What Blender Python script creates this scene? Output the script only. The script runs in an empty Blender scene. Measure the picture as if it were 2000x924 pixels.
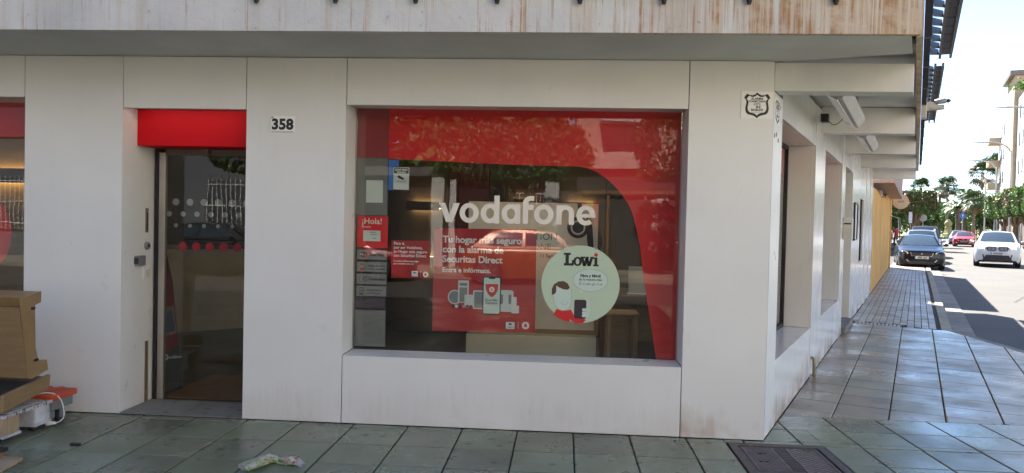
import bpy, bmesh, math, random
from mathutils import Vector, Matrix
random.seed(7)
SC = bpy.context.scene
COL = SC.collection
R = math.radians

# ------------------------------------------------------------------ camera
cam_data = bpy.data.cameras.new('camera')
cam_data.sensor_width = 36.0
cam_data.lens = 26.208
cam_data.clip_start = 0.05
cam_data.clip_end = 4000
cam = bpy.data.objects.new('camera', cam_data)
COL.objects.link(cam)
cam.matrix_world = Matrix(((0.99738938, -0.02404176, 0.06809124, 0.0),
                           (0.06857976, 0.02011521, -0.99744283, 0.0),
                           (0.02261062, 0.99950857, 0.02171148, 1.55),
                           (0, 0, 0, 1)))
SC.camera = cam

# ------------------------------------------------------------------ light
SUN_EL, SUN_PHI = 51.0, 79.0          # sunlight travels towards +X, turned SUN_PHI degrees to -Y
w = bpy.data.worlds.new('World'); SC.world = w; w.use_nodes = True
nt = w.node_tree
sky = nt.nodes.new('ShaderNodeTexSky'); sky.sky_type = 'NISHITA'; sky.sun_disc = False
sky.sun_elevation = R(SUN_EL); sky.sun_rotation = R(-90 + SUN_PHI)
sky.air_density = 0.7; sky.dust_density = 0.05; sky.ozone_density = 2.0
bg = nt.nodes['Background']; bg.inputs[1].default_value = 0.072
nt.links.new(sky.outputs[0], bg.inputs[0])
ld = bpy.data.lights.new('sun', 'SUN'); ld.energy = 4.1; ld.angle = R(0.5); ld.color = (1.0, 0.94, 0.84)
sun = bpy.data.objects.new('sun', ld); COL.objects.link(sun)
dirv = Vector((math.cos(R(SUN_PHI)) * math.cos(R(SUN_EL)), -math.sin(R(SUN_PHI)) * math.cos(R(SUN_EL)), -math.sin(R(SUN_EL))))
sun.rotation_euler = dirv.to_track_quat('-Z', 'Y').to_euler()
sun.location = (-20, 10, 40)
SC.view_settings.view_transform = 'Standard'; SC.view_settings.look = 'None'
SC.view_settings.exposure = 2.6; SC.view_settings.gamma = 1.0
SC.view_settings.use_curve_mapping = False
SC.render.engine = 'CYCLES'
SC.cycles.max_bounces = 8; SC.cycles.diffuse_bounces = 4; SC.cycles.glossy_bounces = 4
SC.cycles.transparent_max_bounces = 16; SC.cycles.caustics_reflective = False; SC.cycles.caustics_refractive = False

# ------------------------------------------------------------------ street frame
SA = R(24.57)
EX, EY = math.sin(SA), math.cos(SA)        # along the side street
NX, NY = math.cos(SA), -math.sin(SA)       # out from the side wall
CX, CY = 1.48, 5.47
def zg(s): return 0.004 * max(0.0, s - 35.0)
def SP(s, t, z=0.0):
    return (CX + EX * s + NX * t, CY + EY * s + NY * t, z)
def SG(s, t, z=0.0):
    return (CX + EX * s + NX * t, CY + EY * s + NY * t, z + zg(s))

# ------------------------------------------------------------------ materials
MATS = {}
def nodes_of(name):
    m = bpy.data.materials.new(name); m.use_nodes = True
    t = m.node_tree; b = t.nodes['Principled BSDF']
    return m, t, b
def N(t, kind, **kw):
    n = t.nodes.new('ShaderNode' + kind)
    for k, v in kw.items(): setattr(n, k, v)
    return n
def pos(t, scale=(1, 1, 1)):
    g = N(t, 'NewGeometry'); mp = N(t, 'Mapping'); mp.inputs['Scale'].default_value = scale
    t.links.new(g.outputs['Position'], mp.inputs['Vector']); return mp.outputs['Vector']
def noise(t, vec, scale, detail=4, rough=0.55):
    n = N(t, 'TexNoise'); n.inputs['Scale'].default_value = scale
    n.inputs['Detail'].default_value = detail; n.inputs['Roughness'].default_value = rough
    t.links.new(vec, n.inputs['Vector']); return n.outputs['Fac']
def ramp(t, fac, stops):
    r = N(t, 'ValToRGB')
    e = r.color_ramp.elements
    while len(e) < len(stops): e.new(0.5)
    for el, (p, c) in zip(e, stops):
        el.position = p; el.color = (*c, 1) if len(c) == 3 else c
    t.links.new(fac, r.inputs['Fac']); return r.outputs['Color']
def mix(t, fac, a, b, mode='MIX'):
    m = N(t, 'MixRGB', blend_type=mode)
    for i, x in zip((0, 1, 2), (fac, a, b)):
        if isinstance(x, (int, float)): m.inputs[i].default_value = x
        elif isinstance(x, tuple): m.inputs[i].default_value = (*x, 1) if len(x) == 3 else x
        else: t.links.new(x, m.inputs[i])
    return m.outputs[0]
def mathn(t, op, a, b=None, clamp=False):
    m = N(t, 'Math', operation=op); m.use_clamp = clamp
    for i, x in zip((0, 1), (a, b)):
        if x is None: continue
        if isinstance(x, (int, float)): m.inputs[i].default_value = x
        else: t.links.new(x, m.inputs[i])
    return m.outputs[0]
def bump(t, b, h, strength, dist=0.01):
    n = N(t, 'Bump'); n.inputs['Strength'].default_value = strength; n.inputs['Distance'].default_value = dist
    t.links.new(h, n.inputs['Height']); t.links.new(n.outputs[0], b.inputs['Normal'])
def gray(v): return (v, v, v)
def mat(name, col, rough=0.55, metal=0.0, var=0.12, scale=3.0, bmp=0.0, bscale=40, coat=0.0, emit=None, estr=1.0, rand=0.0, stretch=(1, 1, 1), spec=0.5):
    if name in MATS: return MATS[name]
    m, t, b = nodes_of(name)
    b.inputs['Roughness'].default_value = rough; b.inputs['Metallic'].default_value = metal
    b.inputs['Coat Weight'].default_value = coat; b.inputs['Coat Roughness'].default_value = 0.04
    b.inputs['Specular IOR Level'].default_value = spec
    v = pos(t, stretch)
    f = noise(t, v, scale)
    lo = tuple(c * (1 - var) for c in col); hi = tuple(min(1, c * (1 + var)) for c in col)
    c = ramp(t, f, [(0.3, lo), (0.7, hi)])
    if rand:
        oi = N(t, 'ObjectInfo')
        c = mix(t, 1.0, c, ramp(t, oi.outputs['Random'], [(0, gray(1 - rand)), (1, gray(1.0))]), 'MULTIPLY')
    t.links.new(c, b.inputs['Base Color'])
    if bmp: bump(t, b, noise(t, v, bscale, 6), bmp)
    if emit:
        b.inputs['Emission Color'].default_value = (*emit, 1); b.inputs['Emission Strength'].default_value = estr
    MATS[name] = m; return m

def wood_mat(name, a, b_, scale=6.0, stretch=(1, 1, 8), rough=0.45):
    m, t, b = nodes_of(name)
    v = pos(t, stretch)
    f = noise(t, v, scale, 6, 0.6); f2 = noise(t, v, scale * 7, 3)
    c = mix(t, 0.25, ramp(t, f, [(0.3, a), (0.7, b_)]), ramp(t, f2, [(0.35, a), (0.65, b_)]))
    t.links.new(c, b.inputs['Base Color']); b.inputs['Roughness'].default_value = rough
    bump(t, b, f2, 0.08, 0.002)
    MATS[name] = m; return m

def panel_mat(name, base=(0.77, 0.76, 0.73), rough=0.34, grime=1.0):
    m, t, b = nodes_of(name)
    v = pos(t)
    f = noise(t, v, 1.3, 5); c = ramp(t, f, [(0.3, tuple(x * 0.93 for x in base)), (0.7, base)])
    # rust-brown splash grime with ragged edge near the pavement
    sep = N(t, 'SeparateXYZ'); t.links.new(v, sep.inputs[0])
    vs = pos(t, (9, 9, 0.9))
    drip = noise(t, vs, 2.2, 5, 0.65)
    h = mathn(t, 'MULTIPLY', drip, 0.5)
    k = mathn(t, 'SUBTRACT', h, sep.outputs[2])
    k = mathn(t, 'MULTIPLY', k, 4.0, True)
    patch = noise(t, pos(t), 1.1, 4, 0.6)
    k = mathn(t, 'MULTIPLY', k, mathn(t, 'MULTIPLY', mathn(t, 'SUBTRACT', patch, 0.44, True), 3.2 * grime, True), True)
    c = mix(t, k, c, (0.42, 0.31, 0.2))
    # small scuffs
    sc = noise(t, pos(t, (1, 1, 0.35)), 16, 3, 0.5)
    sm = ramp(t, sc, [(0.74, gray(0)), (0.78, gray(1))])
    c = mix(t, mathn(t, 'MULTIPLY', sm, 0.25), c, (0.35, 0.31, 0.27))
    # faint vertical runs
    vr = noise(t, pos(t, (6, 6, 0.25)), 3.0, 4)
    c = mix(t, mathn(t, 'MULTIPLY', ramp(t, vr, [(0.55, gray(0)), (0.85, gray(1))]), 0.06), c, (0.45, 0.38, 0.3))
    t.links.new(c, b.inputs['Base Color'])
    rr = ramp(t, noise(t, v, 5, 4), [(0.3, gray(rough * 0.8)), (0.7, gray(rough * 1.3))])
    t.links.new(rr, b.inputs['Roughness'])
    bump(t, b, noise(t, v, 2.0, 2), 0.03, 0.01)
    MATS[name] = m; return m

def tile_mat(name, a, b_, rough=(0.16, 0.42), spots=1.0, scale=1.0, walldirt=False):
    m, t, b = nodes_of(name)
    oi = N(t, 'ObjectInfo')
    v = pos(t)
    f = noise(t, v, 2.2 * scale, 6, 0.6)
    c = ramp(t, f, [(0.3, a), (0.7, b_)])
    c = mix(t, 1.0, c, ramp(t, oi.outputs['Random'], [(0, gray(0.72)), (0.3, (0.98, 0.96, 0.90)), (0.6, (0.9, 0.97, 0.88)), (1, gray(1.1))]), 'MULTIPLY')
    fine = noise(t, v, 55 * scale, 4, 0.7)
    c = mix(t, 0.5, c, ramp(t, fine, [(0.35, gray(0.72)), (0.6, gray(1.0))]), 'MULTIPLY')
    # trodden gum spots and oily stains
    vo = N(t, 'TexVoronoi', feature='F1', voronoi_dimensions='2D'); vo.inputs['Scale'].default_value = 5.2; vo.inputs['Randomness'].default_value = 1.0
    wv = mix(t, 0.06, v, N(t, 'TexNoise').outputs['Color'])
    t.links.new(v, vo.inputs['Vector'])
    gs = ramp(t, vo.outputs['Distance'], [(0.10, gray(1)), (0.15, gray(0))])
    gs = mathn(t, 'MULTIPLY', gs, ramp(t, noise(t, v, 2.6, 2), [(0.53, gray(0)), (0.56, gray(1))]))
    c = mix(t, mathn(t, 'MULTIPLY', gs, 0.62 * spots), c, (0.02, 0.02, 0.02))
    dn = noise(t, v, 0.9, 5, 0.6)
    c = mix(t, mathn(t, 'MULTIPLY', ramp(t, dn, [(0.52, gray(0)), (0.75, gray(1))]), 0.45), c, (0.045, 0.042, 0.035))
    if walldirt:
        sp = N(t, 'SeparateXYZ'); t.links.new(v, sp.inputs[0])
        tt = mathn(t, 'SUBTRACT', mathn(t, 'ADD', mathn(t, 'MULTIPLY', sp.outputs[0], NX), mathn(t, 'MULTIPLY', sp.outputs[1], NY)), NX * CX + NY * CY)
        kk = mathn(t, 'SUBTRACT', mathn(t, 'MULTIPLY', noise(t, v, 2.4, 5, 0.65), 0.75), tt)
        kk = mathn(t, 'MULTIPLY', kk, 2.2, True)
        c = mix(t, mathn(t, 'MULTIPLY', kk, 0.75), c, (0.15, 0.085, 0.04))
    t.links.new(c, b.inputs['Base Color'])
    b.inputs['Specular IOR Level'].default_value = 0.38
    wet = noise(t, pos(t, (1.0, 1.0, 1.0)), 1.4, 5, 0.65)
    rr = ramp(t, wet, [(0.35, gray(rough[0])), (0.68, gray(rough[1]))])
    t.links.new(rr, b.inputs['Roughness'])
    bump(t, b, fine, 0.12, 0.003)
    MATS[name] = m; return m

def glass_mat(name, tint=(0.93, 0.95, 0.94), f0=0.06, rough=0.0):
    m = bpy.data.materials.new(name); m.use_nodes = True
    t = m.node_tree; t.nodes.remove(t.nodes['Principled BSDF'])
    out = t.nodes['Material Output']
    tr = N(t, 'BsdfTransparent'); tr.inputs[0].default_value = (*tint, 1)
    gl = N(t, 'BsdfGlossy'); gl.inputs['Roughness'].default_value = rough; gl.inputs[0].default_value = (1, 1, 1, 1)
    lw = N(t, 'LayerWeight'); lw.inputs[0].default_value = 0.5
    p5 = mathn(t, 'POWER', lw.outputs['Facing'], 5.0)
    fac = mathn(t, 'ADD', mathn(t, 'MULTIPLY', p5, 1 - f0), f0, True)
    # very slight waviness of the float glass
    nb = N(t, 'Bump'); nb.inputs['Strength'].default_value = 0.03; nb.inputs['Distance'].default_value = 0.02
    t.links.new(noise(t, pos(t), 2.2, 1), nb.inputs['Height']); t.links.new(nb.outputs[0], gl.inputs['Normal'])
    mx = N(t, 'MixShader'); t.links.new(fac, mx.inputs[0]); t.links.new(tr.outputs[0], mx.inputs[1]); t.links.new(gl.outputs[0], mx.inputs[2])
    t.links.new(mx.outputs[0], out.inputs[0])
    MATS[name] = m; return m

def leaf_mat(name, a, b_, rough=0.45):
    m, t, b = nodes_of(name)
    f = noise(t, pos(t), 1.1, 3); f2 = noise(t, pos(t), 9.0, 2)
    c = mix(t, 0.5, ramp(t, f, [(0.3, a), (0.7, b_)]), ramp(t, f2, [(0.3, a), (0.7, b_)]))
    t.links.new(c, b.inputs['Base Color']); b.inputs['Roughness'].default_value = rough
    out = t.nodes['Material Output']
    tl = N(t, 'BsdfTranslucent'); t.links.new(c, tl.inputs[0])
    mx = N(t, 'MixShader'); mx.inputs[0].default_value = 0.14
    t.links.new(b.outputs[0], mx.inputs[1]); t.links.new(tl.outputs[0], mx.inputs[2]); t.links.new(mx.outputs[0], out.inputs[0])
    MATS[name] = m; return m

def fascia_mat(name):
    m, t, b = nodes_of(name)
    v = pos(t); sep = N(t, 'SeparateXYZ'); t.links.new(v, sep.inputs[0])
    base = ramp(t, noise(t, v, 2.5, 6), [(0.3, (0.55, 0.53, 0.50)), (0.7, (0.70, 0.67, 0.62))])
    st = noise(t, pos(t, (5, 5, 0.22)), 1.7, 7, 0.72)          # broad runs
    st2 = noise(t, pos(t, (26, 26, 0.5)), 1.2, 5, 0.75)        # narrow drips
    blot = noise(t, pos(t, (2.2, 2.2, 5)), 1.6, 6, 0.7)        # blotches where paint has gone
    grow = mathn(t, 'MAXIMUM', mathn(t, 'ADD', mathn(t, 'MULTIPLY', sep.outputs[0], 0.055), 0.03), -0.005)         # the corner end leaks most
    k1 = ramp(t, mathn(t, 'ADD', mathn(t, 'ADD', mathn(t, 'MULTIPLY', st, 0.75), mathn(t, 'MULTIPLY', st2, 0.35)), grow), [(0.55, gray(0)), (0.72, gray(1))])
    k2 = ramp(t, mathn(t, 'ADD', st2, mathn(t, 'MULTIPLY', grow, 0.9)), [(0.57, gray(0)), (0.66, gray(1))])
    k3 = ramp(t, mathn(t, 'ADD', blot, mathn(t, 'MULTIPLY', grow, 0.7)), [(0.60, gray(0)), (0.66, gray(1))])
    c = mix(t, mathn(t, 'MULTIPLY', k1, 0.62), base, (0.50, 0.33, 0.18))
    c = mix(t, mathn(t, 'MULTIPLY', mathn(t, 'MULTIPLY', k2, ramp(t, noise(t, pos(t, (2.5, 2.5, 3.5)), 1.4, 5, 0.65), [(0.40, gray(0.1)), (0.56, gray(1))])), 0.85), c, (0.36, 0.17, 0.055))
    c = mix(t, mathn(t, 'MULTIPLY', k3, 0.35), c, (0.62, 0.50, 0.36))
    ck = noise(t, pos(t, (3, 3, 3)), 6, 8, 0.75)
    c = mix(t, mathn(t, 'MULTIPLY', ramp(t, ck, [(0.62, gray(0)), (0.66, gray(1))]), 0.5), c, (0.16, 0.10, 0.06))
    t.links.new(c, b.inputs['Base Color']); b.inputs['Roughness'].default_value = 0.85
    bump(t, b, noise(t, v, 28, 8, 0.7), 0.5, 0.008)
    MATS[name] = m; return m

def asphalt_mat(name):
    m, t, b = nodes_of(name)
    v = pos(t)
    f = noise(t, v, 0.5, 4); fine = noise(t, v, 70, 4, 0.8)
    c = ramp(t, f, [(0.3, (0.068, 0.064, 0.059)), (0.7, (0.09, 0.085, 0.079))])
    c = mix(t, 0.6, c, ramp(t, fine, [(0.3, gray(0.55)), (0.7, gray(1.15))]), 'MULTIPLY')
    cr = noise(t, pos(t, (1, 1, 1)), 0.8, 8, 0.7)
    c = mix(t, mathn(t, 'MULTIPLY', ramp(t, cr, [(0.6, gray(0)), (0.72, gray(1))]), 0.35), c, (0.06, 0.057, 0.055))
    t.links.new(c, b.inputs['Base Color']); b.inputs['Roughness'].default_value = 0.8
    bump(t, b, fine, 0.4, 0.004)
    MATS[name] = m; return m

def brick_mat(name, c1, c2, mortar, scale=4.2):
    m, t, b = nodes_of(name)
    g = N(t, 'NewGeometry'); sp = N(t, 'SeparateXYZ'); t.links.new(g.outputs['Position'], sp.inputs[0])
    cb = N(t, 'CombineXYZ'); t.links.new(mathn(t, 'ADD', sp.outputs[0], sp.outputs[1]), cb.inputs[0]); t.links.new(sp.outputs[2], cb.inputs[1])
    br = N(t, 'TexBrick'); br.inputs['Scale'].default_value = scale
    br.inputs['Color1'].default_value = (*c1, 1); br.inputs['Color2'].default_value = (*c2, 1); br.inputs['Mortar'].default_value = (*mortar, 1)
    br.inputs['Mortar Size'].default_value = 0.025
    t.links.new(cb.outputs[0], br.inputs['Vector']); t.links.new(br.outputs['Color'], b.inputs['Base Color'])
    b.inputs['Roughness'].default_value = 0.85
    bump(t, b, br.outputs['Fac'], -0.3, 0.01)
    MATS[name] = m; return m

WHITE = panel_mat('white_panel', grime=0.55)
WHITE2 = panel_mat('white_glossy_tile', (0.78, 0.765, 0.735), 0.17, 3.2)
WHITEC = panel_mat('white_corner_panel', grime=2.6)
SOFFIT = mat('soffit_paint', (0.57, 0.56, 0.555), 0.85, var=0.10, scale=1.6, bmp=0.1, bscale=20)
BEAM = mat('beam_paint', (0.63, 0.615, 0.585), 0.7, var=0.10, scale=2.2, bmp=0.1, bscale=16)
FASCIA = fascia_mat('stained_plaster')
DARKGAP = mat('dark_backing', (0.03, 0.028, 0.026), 0.9)
TILE = tile_mat('green_grey_slab', (0.165, 0.178, 0.118), (0.25, 0.262, 0.182), (0.17, 0.45))
TILE2 = tile_mat('grey_slab', (0.25, 0.215, 0.165), (0.36, 0.315, 0.245), (0.22, 0.5), walldirt=True)
THRESH = tile_mat('threshold_stone', (0.20, 0.195, 0.185), (0.29, 0.28, 0.265), (0.3, 0.6))
PAVER = tile_mat('pale_paver', (0.31, 0.26, 0.215), (0.43, 0.365, 0.305), (0.32, 0.6), 0.5)
JOINT = mat('joint_mortar', (0.05, 0.047, 0.042), 0.95, bmp=0.3)
KERB = mat('kerb_stone', (0.36, 0.32, 0.25), 0.8, var=0.2, scale=3, bmp=0.3, rand=0.25)
GUTTER = mat('gutter_stone', (0.24, 0.21, 0.18), 0.75, var=0.2, scale=3, bmp=0.3, rand=0.25)
ASPHALT = asphalt_mat('asphalt')
FRASPH = mat('dark_asphalt', (0.055, 0.053, 0.05), 0.85, var=0.2, scale=2.0, bmp=0.3, bscale=60)
PAINT = mat('road_paint', (0.62, 0.62, 0.6), 0.7, var=0.25, scale=5)
GLASS = glass_mat('shop_glass', f0=0.026)
DOORGLASS = glass_mat('door_glass', (0.86, 0.87, 0.86), f0=0.028)
RED = mat('red_vinyl', (0.66, 0.003, 0.007), 0.5, var=0.04)
REDBOX = mat('red_panel', (0.60, 0.004, 0.01), 0.6, var=0.03, spec=0.2)
REDDIM = mat('red_frosted_vinyl', (0.30, 0.035, 0.04), 0.6, var=0.06)
GREYV = mat('grey_frosted_vinyl', (0.17, 0.165, 0.15), 0.6, var=0.05)
GREYL = mat('grey_sign_card', (0.20, 0.20, 0.185), 0.55, var=0.05)
CREAM = mat('cream_vinyl', (0.80, 0.74, 0.65), 0.5, var=0.03)
MINT = mat('mint_vinyl', (0.50, 0.61, 0.45), 0.5, var=0.03)
MINTL = mat('pale_mint_ink', (0.55, 0.67, 0.58), 0.5, var=0.02)
PAPER = mat('white_paper', (0.60, 0.63, 0.56), 0.7, var=0.05)
POSTER = mat('red_poster_print', (0.36, 0.016, 0.016), 0.5, var=0.08, scale=1.5)
INKW = mat('white_ink', (0.74, 0.70, 0.64), 0.6, var=0.02)
INKB = mat('black_ink', (0.012, 0.012, 0.014), 0.5, var=0.0)
INKG = mat('grey_ink', (0.12, 0.13, 0.13), 0.5, var=0.0)
INKR = mat('red_ink', (0.58, 0.02, 0.02), 0.5, var=0.02)
BLUEP = mat('blue_print', (0.05, 0.17, 0.5), 0.5, var=0.1)
SIGNW = mat('white_sign_plate', (0.88, 0.87, 0.83), 0.35, var=0.05)
ALU = mat('brushed_aluminium', (0.5, 0.48, 0.44), 0.35, 0.8, var=0.1)
BRASS = mat('aged_brass', (0.22, 0.19, 0.13), 0.4, 0.7, var=0.2, scale=12)
BLACKM = mat('black_metal', (0.022, 0.022, 0.026), 0.45, 0.3, var=0.2)
PURPLEM = mat('louvre_steel', (0.12, 0.115, 0.125), 0.5, 0.4, var=0.2)
BLACKP = mat('black_plastic', (0.018, 0.018, 0.018), 0.4)
GREYP = mat('grey_plastic', (0.18, 0.19, 0.2), 0.4)
WHITEP = mat('white_plastic', (0.66, 0.65, 0.62), 0.35)
IVORYP = mat('ivory_plastic', (0.55, 0.52, 0.44), 0.45)
OAK = wood_mat('oak_veneer', (0.25, 0.155, 0.07), (0.33, 0.22, 0.105), 4.0, (6, 1, 1))
OAKX = wood_mat('oak_veneer_flat', (0.22, 0.14, 0.065), (0.30, 0.20, 0.10), 4.0, (1, 1, 7))
PINEW = wood_mat('pallet_pine', (0.30, 0.21, 0.12), (0.46, 0.35, 0.22), 5.0, (1, 6, 1), 0.8)
def pallet_paint():
    m, t, b = nodes_of('painted_pallet_board')
    c = ramp(t, noise(t, pos(t, (2, 9, 2)), 5, 6, 0.7), [(0.42, (0.10, 0.07, 0.06)), (0.47, (0.50, 0.49, 0.50)), (0.58, (0.58, 0.55, 0.56)), (0.62, (0.48, 0.07, 0.04))])
    t.links.new(c, b.inputs['Base Color']); b.inputs['Roughness'].default_value = 0.75
    MATS['painted_pallet_board'] = m; return m
PALP = pallet_paint()
PALW = mat('pallet_whitewash', (0.47, 0.47, 0.49), 0.8, var=0.35, scale=9, bmp=0.3)
ORANGE = mat('orange_plastic', (0.55, 0.075, 0.025), 0.5, var=0.15)
RUBBER = mat('rubber', (0.03, 0.03, 0.033), 0.7)
WALNUT = wood_mat('walnut', (0.07, 0.045, 0.028), (0.12, 0.08, 0.05), 3.0, (1, 6, 1), 0.5)
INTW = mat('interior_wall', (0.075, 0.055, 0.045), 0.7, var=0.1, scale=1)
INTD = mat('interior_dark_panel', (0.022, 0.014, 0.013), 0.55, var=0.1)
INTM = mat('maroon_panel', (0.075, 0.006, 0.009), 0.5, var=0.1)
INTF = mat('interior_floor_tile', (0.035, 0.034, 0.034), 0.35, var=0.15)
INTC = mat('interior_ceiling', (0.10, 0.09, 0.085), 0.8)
BEIGE = mat('beige_laminate', (0.72, 0.70, 0.57), 0.5, var=0.05)
LEDW = mat('warm_led', (1, 0.8, 0.5), 0.5, emit=(1.0, 0.66, 0.28), estr=2.4)
LEDR = mat('led_strip', (1, 1, 1), 0.5, emit=(1.0, 0.92, 0.88), estr=1.5)
YELLOW = mat('ochre_render', (0.62, 0.34, 0.095), 0.9, var=0.14, scale=0.9, bmp=0.06, bscale=9)
PINKBRK = brick_mat('pink_brick', (0.36, 0.24, 0.2), (0.42, 0.3, 0.25), (0.3, 0.22, 0.19), 3.0)
BRICKR = brick_mat('opposite_brick', (0.55, 0.36, 0.27), (0.62, 0.43, 0.33), (0.25, 0.17, 0.13), 4.0)
RENDERW = mat('white_render', (0.62, 0.60, 0.57), 0.85, var=0.06, scale=0.8)
TAN = mat('tan_stone', (0.40, 0.30, 0.20), 0.85, var=0.12)
WINGL = mat('dark_window', (0.05, 0.055, 0.065), 0.12, var=0.2, spec=0.7)
SHUT = mat('brown_shutter', (0.14, 0.11, 0.09), 0.6)
SANDST = mat('sandstone', (0.5, 0.38, 0.24), 0.9, var=0.2, bmp=0.4)
BARK = mat('ficus_bark', (0.22, 0.155, 0.10), 0.9, var=0.3, scale=8, bmp=0.5, stretch=(3, 3, 0.6))
BARKP = mat('palm_bark', (0.16, 0.12, 0.085), 0.95, var=0.3, scale=10, bmp=0.5)
LEAF = leaf_mat('ficus_leaf', (0.030, 0.075, 0.014), (0.085, 0.16, 0.030))
LEAFB = leaf_mat('browned_leaf', (0.085, 0.075, 0.028), (0.17, 0.115, 0.05))
LEAFL = leaf_mat('bright_leaf', (0.075, 0.16, 0.022), (0.14, 0.24, 0.04))
PALML = leaf_mat('palm_leaf', (0.028, 0.06, 0.014), (0.06, 0.10, 0.025))
GRASS = mat('grass', (0.10, 0.19, 0.03), 0.9, var=0.3, scale=9)
SOIL = mat('ground_soil', (0.20, 0.165, 0.125), 0.95, var=0.2, scale=0.3)
STEEL = mat('galvanised_steel', (0.42, 0.42, 0.41), 0.5, 0.6)
IRON = mat('cast_iron', (0.105, 0.085, 0.08), 0.55, 0.4, var=0.25, scale=18)

# ------------------------------------------------------------------ mesh helpers
class MB:
    def __init__(s, T=None):
        s.v = []; s.f = []; s.m = []; s.T = T
    def P(s, p):
        s.v.append(s.T(*p) if s.T else tuple(p)); return len(s.v) - 1
    def face(s, pts, mi=0):
        s.f.append([s.P(p) for p in pts]); s.m.append(mi); return s
    def box(s, x0, x1, y0, y1, z0, z1, mi=0):
        i = [s.P(p) for p in ((x0, y0, z0), (x1, y0, z0), (x1, y1, z0), (x0, y1, z0), (x0, y0, z1), (x1, y0, z1), (x1, y1, z1), (x0, y1, z1))]
        for q in ((0, 3, 2, 1), (4, 5, 6, 7), (0, 1, 5, 4), (1, 2, 6, 5), (2, 3, 7, 6), (3, 0, 4, 7)):
            s.f.append([i[k] for k in q]); s.m.append(mi)
        return s
    def hexa(s, b, t, mi=0):
        i = [s.P(p) for p in list(b) + list(t)]; n = len(b)
        s.f.append([i[k] for k in reversed(range(n))]); s.f.append([i[n + k] for k in range(n)]); s.m += [mi, mi]
        for k in range(n):
            j = (k + 1) % n; s.f.append([i[k], i[j], i[n + j], i[n + k]]); s.m.append(mi)
        return s
    def prism(s, poly, fn, a, b, mi=0):          # fn(u, v, w) -> point, poly in (u, v), extruded w from a to b
        return s.hexa([fn(u, v, a) for u, v in poly], [fn(u, v, b) for u, v in poly], mi)
    def cyl(s, p0, p1, r0, r1=None, n=12, mi=0, caps=True):
        r1 = r0 if r1 is None else r1
        p0 = Vector(p0); p1 = Vector(p1); d = (p1 - p0)
        if d.length < 1e-9: return s
        d.normalize()
        a = d.orthogonal().normalized(); b = d.cross(a)
        A = []; B = []
        for k in range(n):
            an = 2 * math.pi * k / n; o = a * math.cos(an) + b * math.sin(an)
            A.append(s.P(p0 + o * r0)); B.append(s.P(p1 + o * r1))
        for k in range(n):
            j = (k + 1) % n; s.f.append([A[k], A[j], B[j], B[k]]); s.m.append(mi)
        if caps:
            s.f.append(list(reversed(A))); s.f.append(list(B)); s.m += [mi, mi]
        return s
    def tube(s, pts, r, n=8, mi=0):
        pts = [Vector(p) for p in pts]; rings = []
        rr = r if isinstance(r, (list, tuple)) else [r] * len(pts)
        ref = Vector((0.13, 0.21, 0.97))
        for k, p in enumerate(pts):
            d = (pts[min(k + 1, len(pts) - 1)] - pts[max(k - 1, 0)]).normalized()
            a = d.cross(ref)
            if a.length < 0.05: a = d.orthogonal()
            a.normalize(); b = d.cross(a)
            rings.append([s.P(p + (a * math.cos(2 * math.pi * i / n) + b * math.sin(2 * math.pi * i / n)) * rr[k]) for i in range(n)])
        for A, B in zip(rings, rings[1:]):
            for i in range(n):
                j = (i + 1) % n; s.f.append([A[i], A[j], B[j], B[i]]); s.m.append(mi)
        s.f.append(list(reversed(rings[0]))); s.f.append(rings[-1]); s.m += [mi, mi]
        return s
    def ball(s, c, r, nu=12, nv=8, mi=0):
        rx, ry, rz = r if isinstance(r, tuple) else (r, r, r); rows = []
        for j in range(1, nv):
            th = math.pi * j / nv
            rows.append([s.P((c[0] + rx * math.sin(th) * math.cos(2 * math.pi * i / nu), c[1] + ry * math.sin(th) * math.sin(2 * math.pi * i / nu), c[2] + rz * math.cos(th))) for i in range(nu)])
        t = s.P((c[0], c[1], c[2] + rz)); b = s.P((c[0], c[1], c[2] - rz))
        for i in range(nu):
            j = (i + 1) % nu
            s.f.append([t, rows[0][i], rows[0][j]]); s.f.append([b, rows[-1][j], rows[-1][i]]); s.m += [mi, mi]
            for A, B in zip(rows, rows[1:]):
                s.f.append([A[i], B[i], B[j], A[j]]); s.m.append(mi)
        return s
    def grid(s, fn, nu, nv, mi=0):
        I = [[s.P(fn(i / nu, j / nv)) for j in range(nv + 1)] for i in range(nu + 1)]
        for i in range(nu):
            for j in range(nv):
                s.f.append([I[i][j], I[i + 1][j], I[i + 1][j + 1], I[i][j + 1]]); s.m.append(mi)
        return s
    def mesh(s, name, mats, smooth=None, bevel=0.0, recalc=True):
        me = bpy.data.meshes.new(name)
        me.from_pydata([tuple(p) for p in s.v], [], s.f)
        for mm in (mats if isinstance(mats, (list, tuple)) else [mats]): me.materials.append(mm)
        if len(me.polygons) == len(s.m): me.polygons.foreach_set('material_index', s.m)
        if recalc or bevel:
            bm = bmesh.new(); bm.from_mesh(me)
            if recalc: bmesh.ops.recalc_face_normals(bm, faces=bm.faces)
            if bevel:
                ed = [e for e in bm.edges if len(e.link_faces) == 2 and e.calc_face_angle(0) > 0.5]
                bmesh.ops.bevel(bm, geom=ed, offset=bevel, segments=2, affect='EDGES', profile=0.6)
            bm.to_mesh(me); bm.free()
        if smooth is not None:
            for p in me.polygons: p.use_smooth = True
            me.set_sharp_from_angle(angle=R(smooth))
        me.update(); return me

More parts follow.
